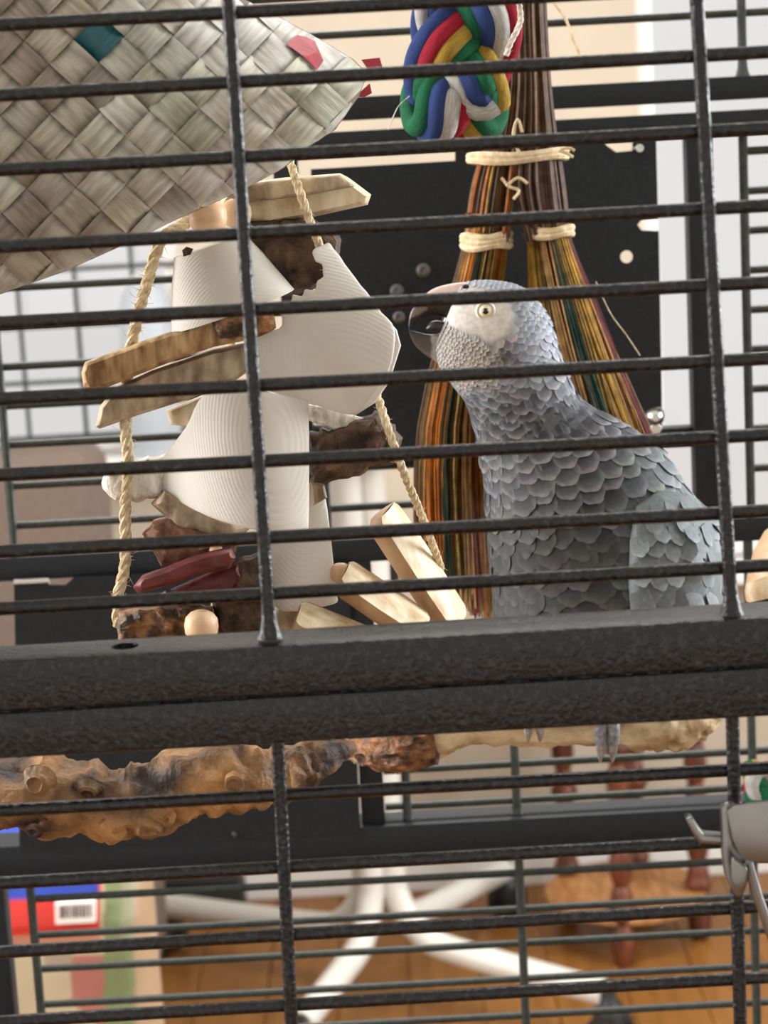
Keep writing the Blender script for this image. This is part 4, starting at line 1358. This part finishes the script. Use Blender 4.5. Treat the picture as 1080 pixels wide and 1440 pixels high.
tb = G(880, 1263, 0.07)
table = thing('side_table', (tb.x, tb.y, 0), 'small round red-brown side table with turned legs and a low shelf', 'table')
RT = M(122, tb.y)
RT = min(RT, YB - 0.02 - tb.y)
for (px_) in (800, 860, 985, 905):
    xx = P(px_, 1150, tb.y).x - tb.x
    xx = max(-RT * 0.86, min(RT * 0.86, xx))
    yy = math.sqrt(max(0, (RT * 0.88) ** 2 - xx * xx)) * (-1 if px_ in (860, 985) else 1)
    pr = []
    zt = 0.42
    for i in range(61):
        t = i / 60
        r_ = 0.013 + 0.007 * abs(math.sin(t * math.pi * 6)) ** 0.7 + (0.004 if 0.22 < t % 0.333 < 0.26 else 0)
        pr.append((t * zt, r_))
    mb = MB(); mb.lathe((tb.x + xx, tb.y + yy, 0), (0, 0, 1), pr, 14); mb.build('leg', redwood, table)
for z, m_, r_, nm in ((0.07, tanwood, RT * 0.98, 'shelf'), (0.42, redwood, RT * 1.0, 'table_top')):
    mb = MB(); mb.lathe((tb.x, tb.y, z), (0, 0, 1), [(0, r_ * 0.94), (0.006, r_), (0.016, r_), (0.02, r_ * 0.97), (0.02, 0.001)], 40); mb.build(nm, m_, table)

# food sack on a low cabinet
YS = 1.46
s0 = P(-170, 1300, YS).x; s1 = P(212, 1330, YS).x
zt = P(100, 1178, YS).z; zb = P(100, 1530, YS).z
cab = thing('low_cabinet', ((s0 + s1) / 2, YS + 0.1, 0), 'low tan wooden cabinet beneath the printed food sack', 'cabinet')
mb = MB(); mb.box((s0 - 0.06, YS - 0.02, 0.0), (s1 - 0.035, YS + 0.14, zb - 0.02)); mb.build('body', tanwood, cab, bevel=0.004)
mb = MB(); mb.box((s0 - 0.065, YS - 0.025, zb - 0.02), (s1 - 0.03, YS + 0.145, zb)); mb.build('cabinet_top', tanwood, cab, bevel=0.003)
sack = thing('food_sack', ((s0 + s1) / 2, YS + 0.06, zb), 'printed food sack with blue and red bands and a barcode beside the cage', 'sack')
sm = bpy.data.materials.new('printed sack'); sm.use_nodes = True; nt = sm.node_tree
att = nt.nodes.new('ShaderNodeVertexColor'); att.layer_name = 'Col'
nt.links.new(att.outputs[0], nt.nodes['Principled BSDF'].inputs['Base Color']); nt.nodes['Principled BSDF'].inputs['Roughness'].default_value = 0.4
nx, nz_ = 96, 76
mb = MB(); vs_, fs, cl = [], [], []
def sack_col(x, y):
    y = y + 0.055 * (x - 100)
    if y < 1262 and x < 140: return c(44, 76, 190)
    if y < 1312 and x < 141: return c(232, 58, 46)
    if y < 1330 and x < 141: return c(214, 150, 120)
    if x > 190: return c(196, 164, 130)
    if x > 146: return c(146, 160, 112) if y > 1330 or x < 170 else c(172, 172, 140)
    if x > 100 and y > 1345 and y < 1408 + (x - 100): return c(198, 128, 116)
    if 62 < x < 100 and 1330 < y < 1356 + (100 - x) * 0.2: return c(190, 170, 150)
    return c(222, 206, 172)
for face in (0, 1):
    for j in range(nz_ + 1):
        z = zb + (zt - zb) * j / nz_
        for i in range(nx + 1):
            x = s0 + (s1 - s0) * i / nx
            e = min(1, min(i, nx - i) / 12.0)
            top = min(1, (nz_ - j) / 26.0)
            dep = 0.058 * math.sqrt(max(0, 1 - (1 - e) ** 2)) * (0.12 + 0.88 * math.sqrt(top)) + 0.0015
            wr = 0.0025 * noise.noise(Vector((x * 30, z * 22, face)))
            p = Vector((x, YS + 0.06 + (dep + wr) * (1 if face else -1), z))
            vs_.append(p); q = sack_col(*PIX(p)); cl.append(tuple(v_ * 0.62 for v_ in q[:3]) + (1,))
n1 = (nx + 1) * (nz_ + 1)
for face in (0, 1):
    for j in range(nz_):
        for i in range(nx):
            a = face * n1 + j * (nx + 1) + i
            fs.append((a, a + 1, a + nx + 2, a + nx + 1))
for i in range(nx):
    for j in (0, nz_):
        a = j * (nx + 1) + i; fs.append((a, a + 1, a + 1 + n1, a + n1))
for j in range(nz_):
    for i in (0, nx):
        a = j * (nx + 1) + i; fs.append((a, a + nx + 1, a + nx + 1 + n1, a + n1))
mb.add(vs_, fs, col=cl); mb.build('bag', sm, sack)
inkm = mat('barcode ink', c(40, 38, 40), 0.6); labm = mat('white print', c(240, 232, 228), 0.5)
def on_sack(x, y):
    p = P(x, y, YS + 0.0)
    return p
YL = YS - 0.0045
mb = MB(); mb.prism([P(x, y, YL) for x, y in ((77, 1271), (133, 1268), (134, 1297), (78, 1300))], (0, 0.012, 0)); bl = mb.build('barcode_label', labm, sack, smooth=False)
x = 84.0
while x < 128:
    w = random.choice((0.9, 1.4, 2.2)); 
    mb = MB(); mb.prism([P(q, r_, YL - 0.0003) for q, r_ in ((x, 1274 - (x - 84) * .05), (x + w, 1274 - (x - 84) * .05), (x + w, 1292 - (x - 84) * .05), (x, 1292 - (x - 84) * .05))], (0, 0.0004, 0)); mb.build('barcode_line', inkm, bl, smooth=False).location = (0, 0, 0)
    x += w + random.choice((1.2, 2.0, 2.8))
mb = MB(); q = P(-60, 1176, YS + 0.06); r_ = P(196, 1190, YS + 0.06)
mb.tube([Vector((s0 + 0.01, YS + 0.06, zt)), Vector((P(40, 1178, YS + .06).x, YS + 0.06, zt + 0.004))], 0.011, 12); mb.build('rolled_top', mat('blue film', c(48, 82, 190), 0.35), sack)
mb = MB(); mb.tube([Vector((P(40, 1178, YS + .06).x, YS + 0.06, zt + 0.002)), Vector((P(58, 1178, YS + .06).x, YS + 0.06, zt + 0.002))], 0.010, 12); mb.build('bag_clip', mat('mint plastic', c(176, 206, 190), 0.3), sack)

# taupe armchair with its back to the cage
YA = 2.3
ax1 = P(138, 700, YA).x; ax0 = ax1 - 0.78
az = P(100, 638, YA).z
chair = thing('armchair', ((ax0 + ax1) / 2, YA + 0.3, 0), 'taupe upholstered armchair with a high back facing the window', 'armchair')
def rbox(name, a, b, m_, parent, bev=0.03):
    mb = MB(); mb.box(a, b); return mb.build(name, m_, parent, bevel=bev, bseg=5)
rbox('backrest', (ax0, YA, 0.12), (ax1, YA + 0.16, az), taupem, chair, 0.035)
rbox('seat', (ax0 + 0.12, YA + 0.15, 0.14), (ax1 - 0.12, YA + 0.46, 0.44), taupem, chair, 0.04)
for xx in (ax0, ax1 - 0.13):
    rbox('armrest', (xx, YA + 0.14, 0.12), (xx + 0.13, YA + 0.46, 0.60), taupem, chair, 0.035)
for xx in (ax0 + 0.05, ax1 - 0.05):
    for yy in (YA + 0.06, YA + 0.40):
        mb = MB(); mb.lathe((xx, yy, 0), (0, 0, 1), [(0, 0.014), (0.13, 0.024)], 12); mb.build('leg', redwood, chair)

# milky jug on the sill, black case by the wall
jz = wz_l[0]
jx = P(205, 450, YB - 0.06).x
jug = thing('plastic_jug', (jx, YB - 0.06, jz), 'milky plastic jug standing on the sill of the barred window', 'jug')
jr = 0.048
jh = P(205, 388, YB - 0.06).z - jz
mb = MB(); mb.lathe((jx, YB - 0.06, jz), (0, 0, 1), [(0, jr * 0.9), (0.01, jr), (jh * 0.6, jr), (jh * 0.8, jr * 0.96), (jh * 0.9, jr * 0.8), (jh * 0.96, jr * 0.5), (jh * 0.97, jr * 0.4)], 28); mb.build('jug_body', jugm, jug)
mb = MB(); mb.lathe((jx, YB - 0.06, jz + jh * 0.965), (0, 0, 1), [(0, jr * 0.45), (jh * 0.035, jr * 0.45), (jh * 0.04, jr * 0.3)], 20); mb.build('cap', whitem, jug)
kc = G(280, 1272, 0)
yb_ = min(kc.y, YB - 0.10)
case = thing('black_case', (P(282, 1272, yb_).x, yb_ + 0.05, 0), 'low black plastic case on the floor against the baseboard', 'case')
x0, x1 = P(216, 1272, yb_).x, P(343, 1266, yb_).x
hz = P(282, 1238, yb_).z
mb = MB(); mb.box((x0, yb_, 0), (x1, yb_ + 0.08, max(0.03, hz * 0.75))); mb.build('case_body', blackm, case, bevel=0.005)
mb = MB(); mb.box((x0 + 0.004, yb_ + 0.002, max(0.03, hz * 0.75)), (x1 - 0.004, yb_ + 0.078, max(0.035, hz))); mb.build('lid', blackm, case, bevel=0.005)
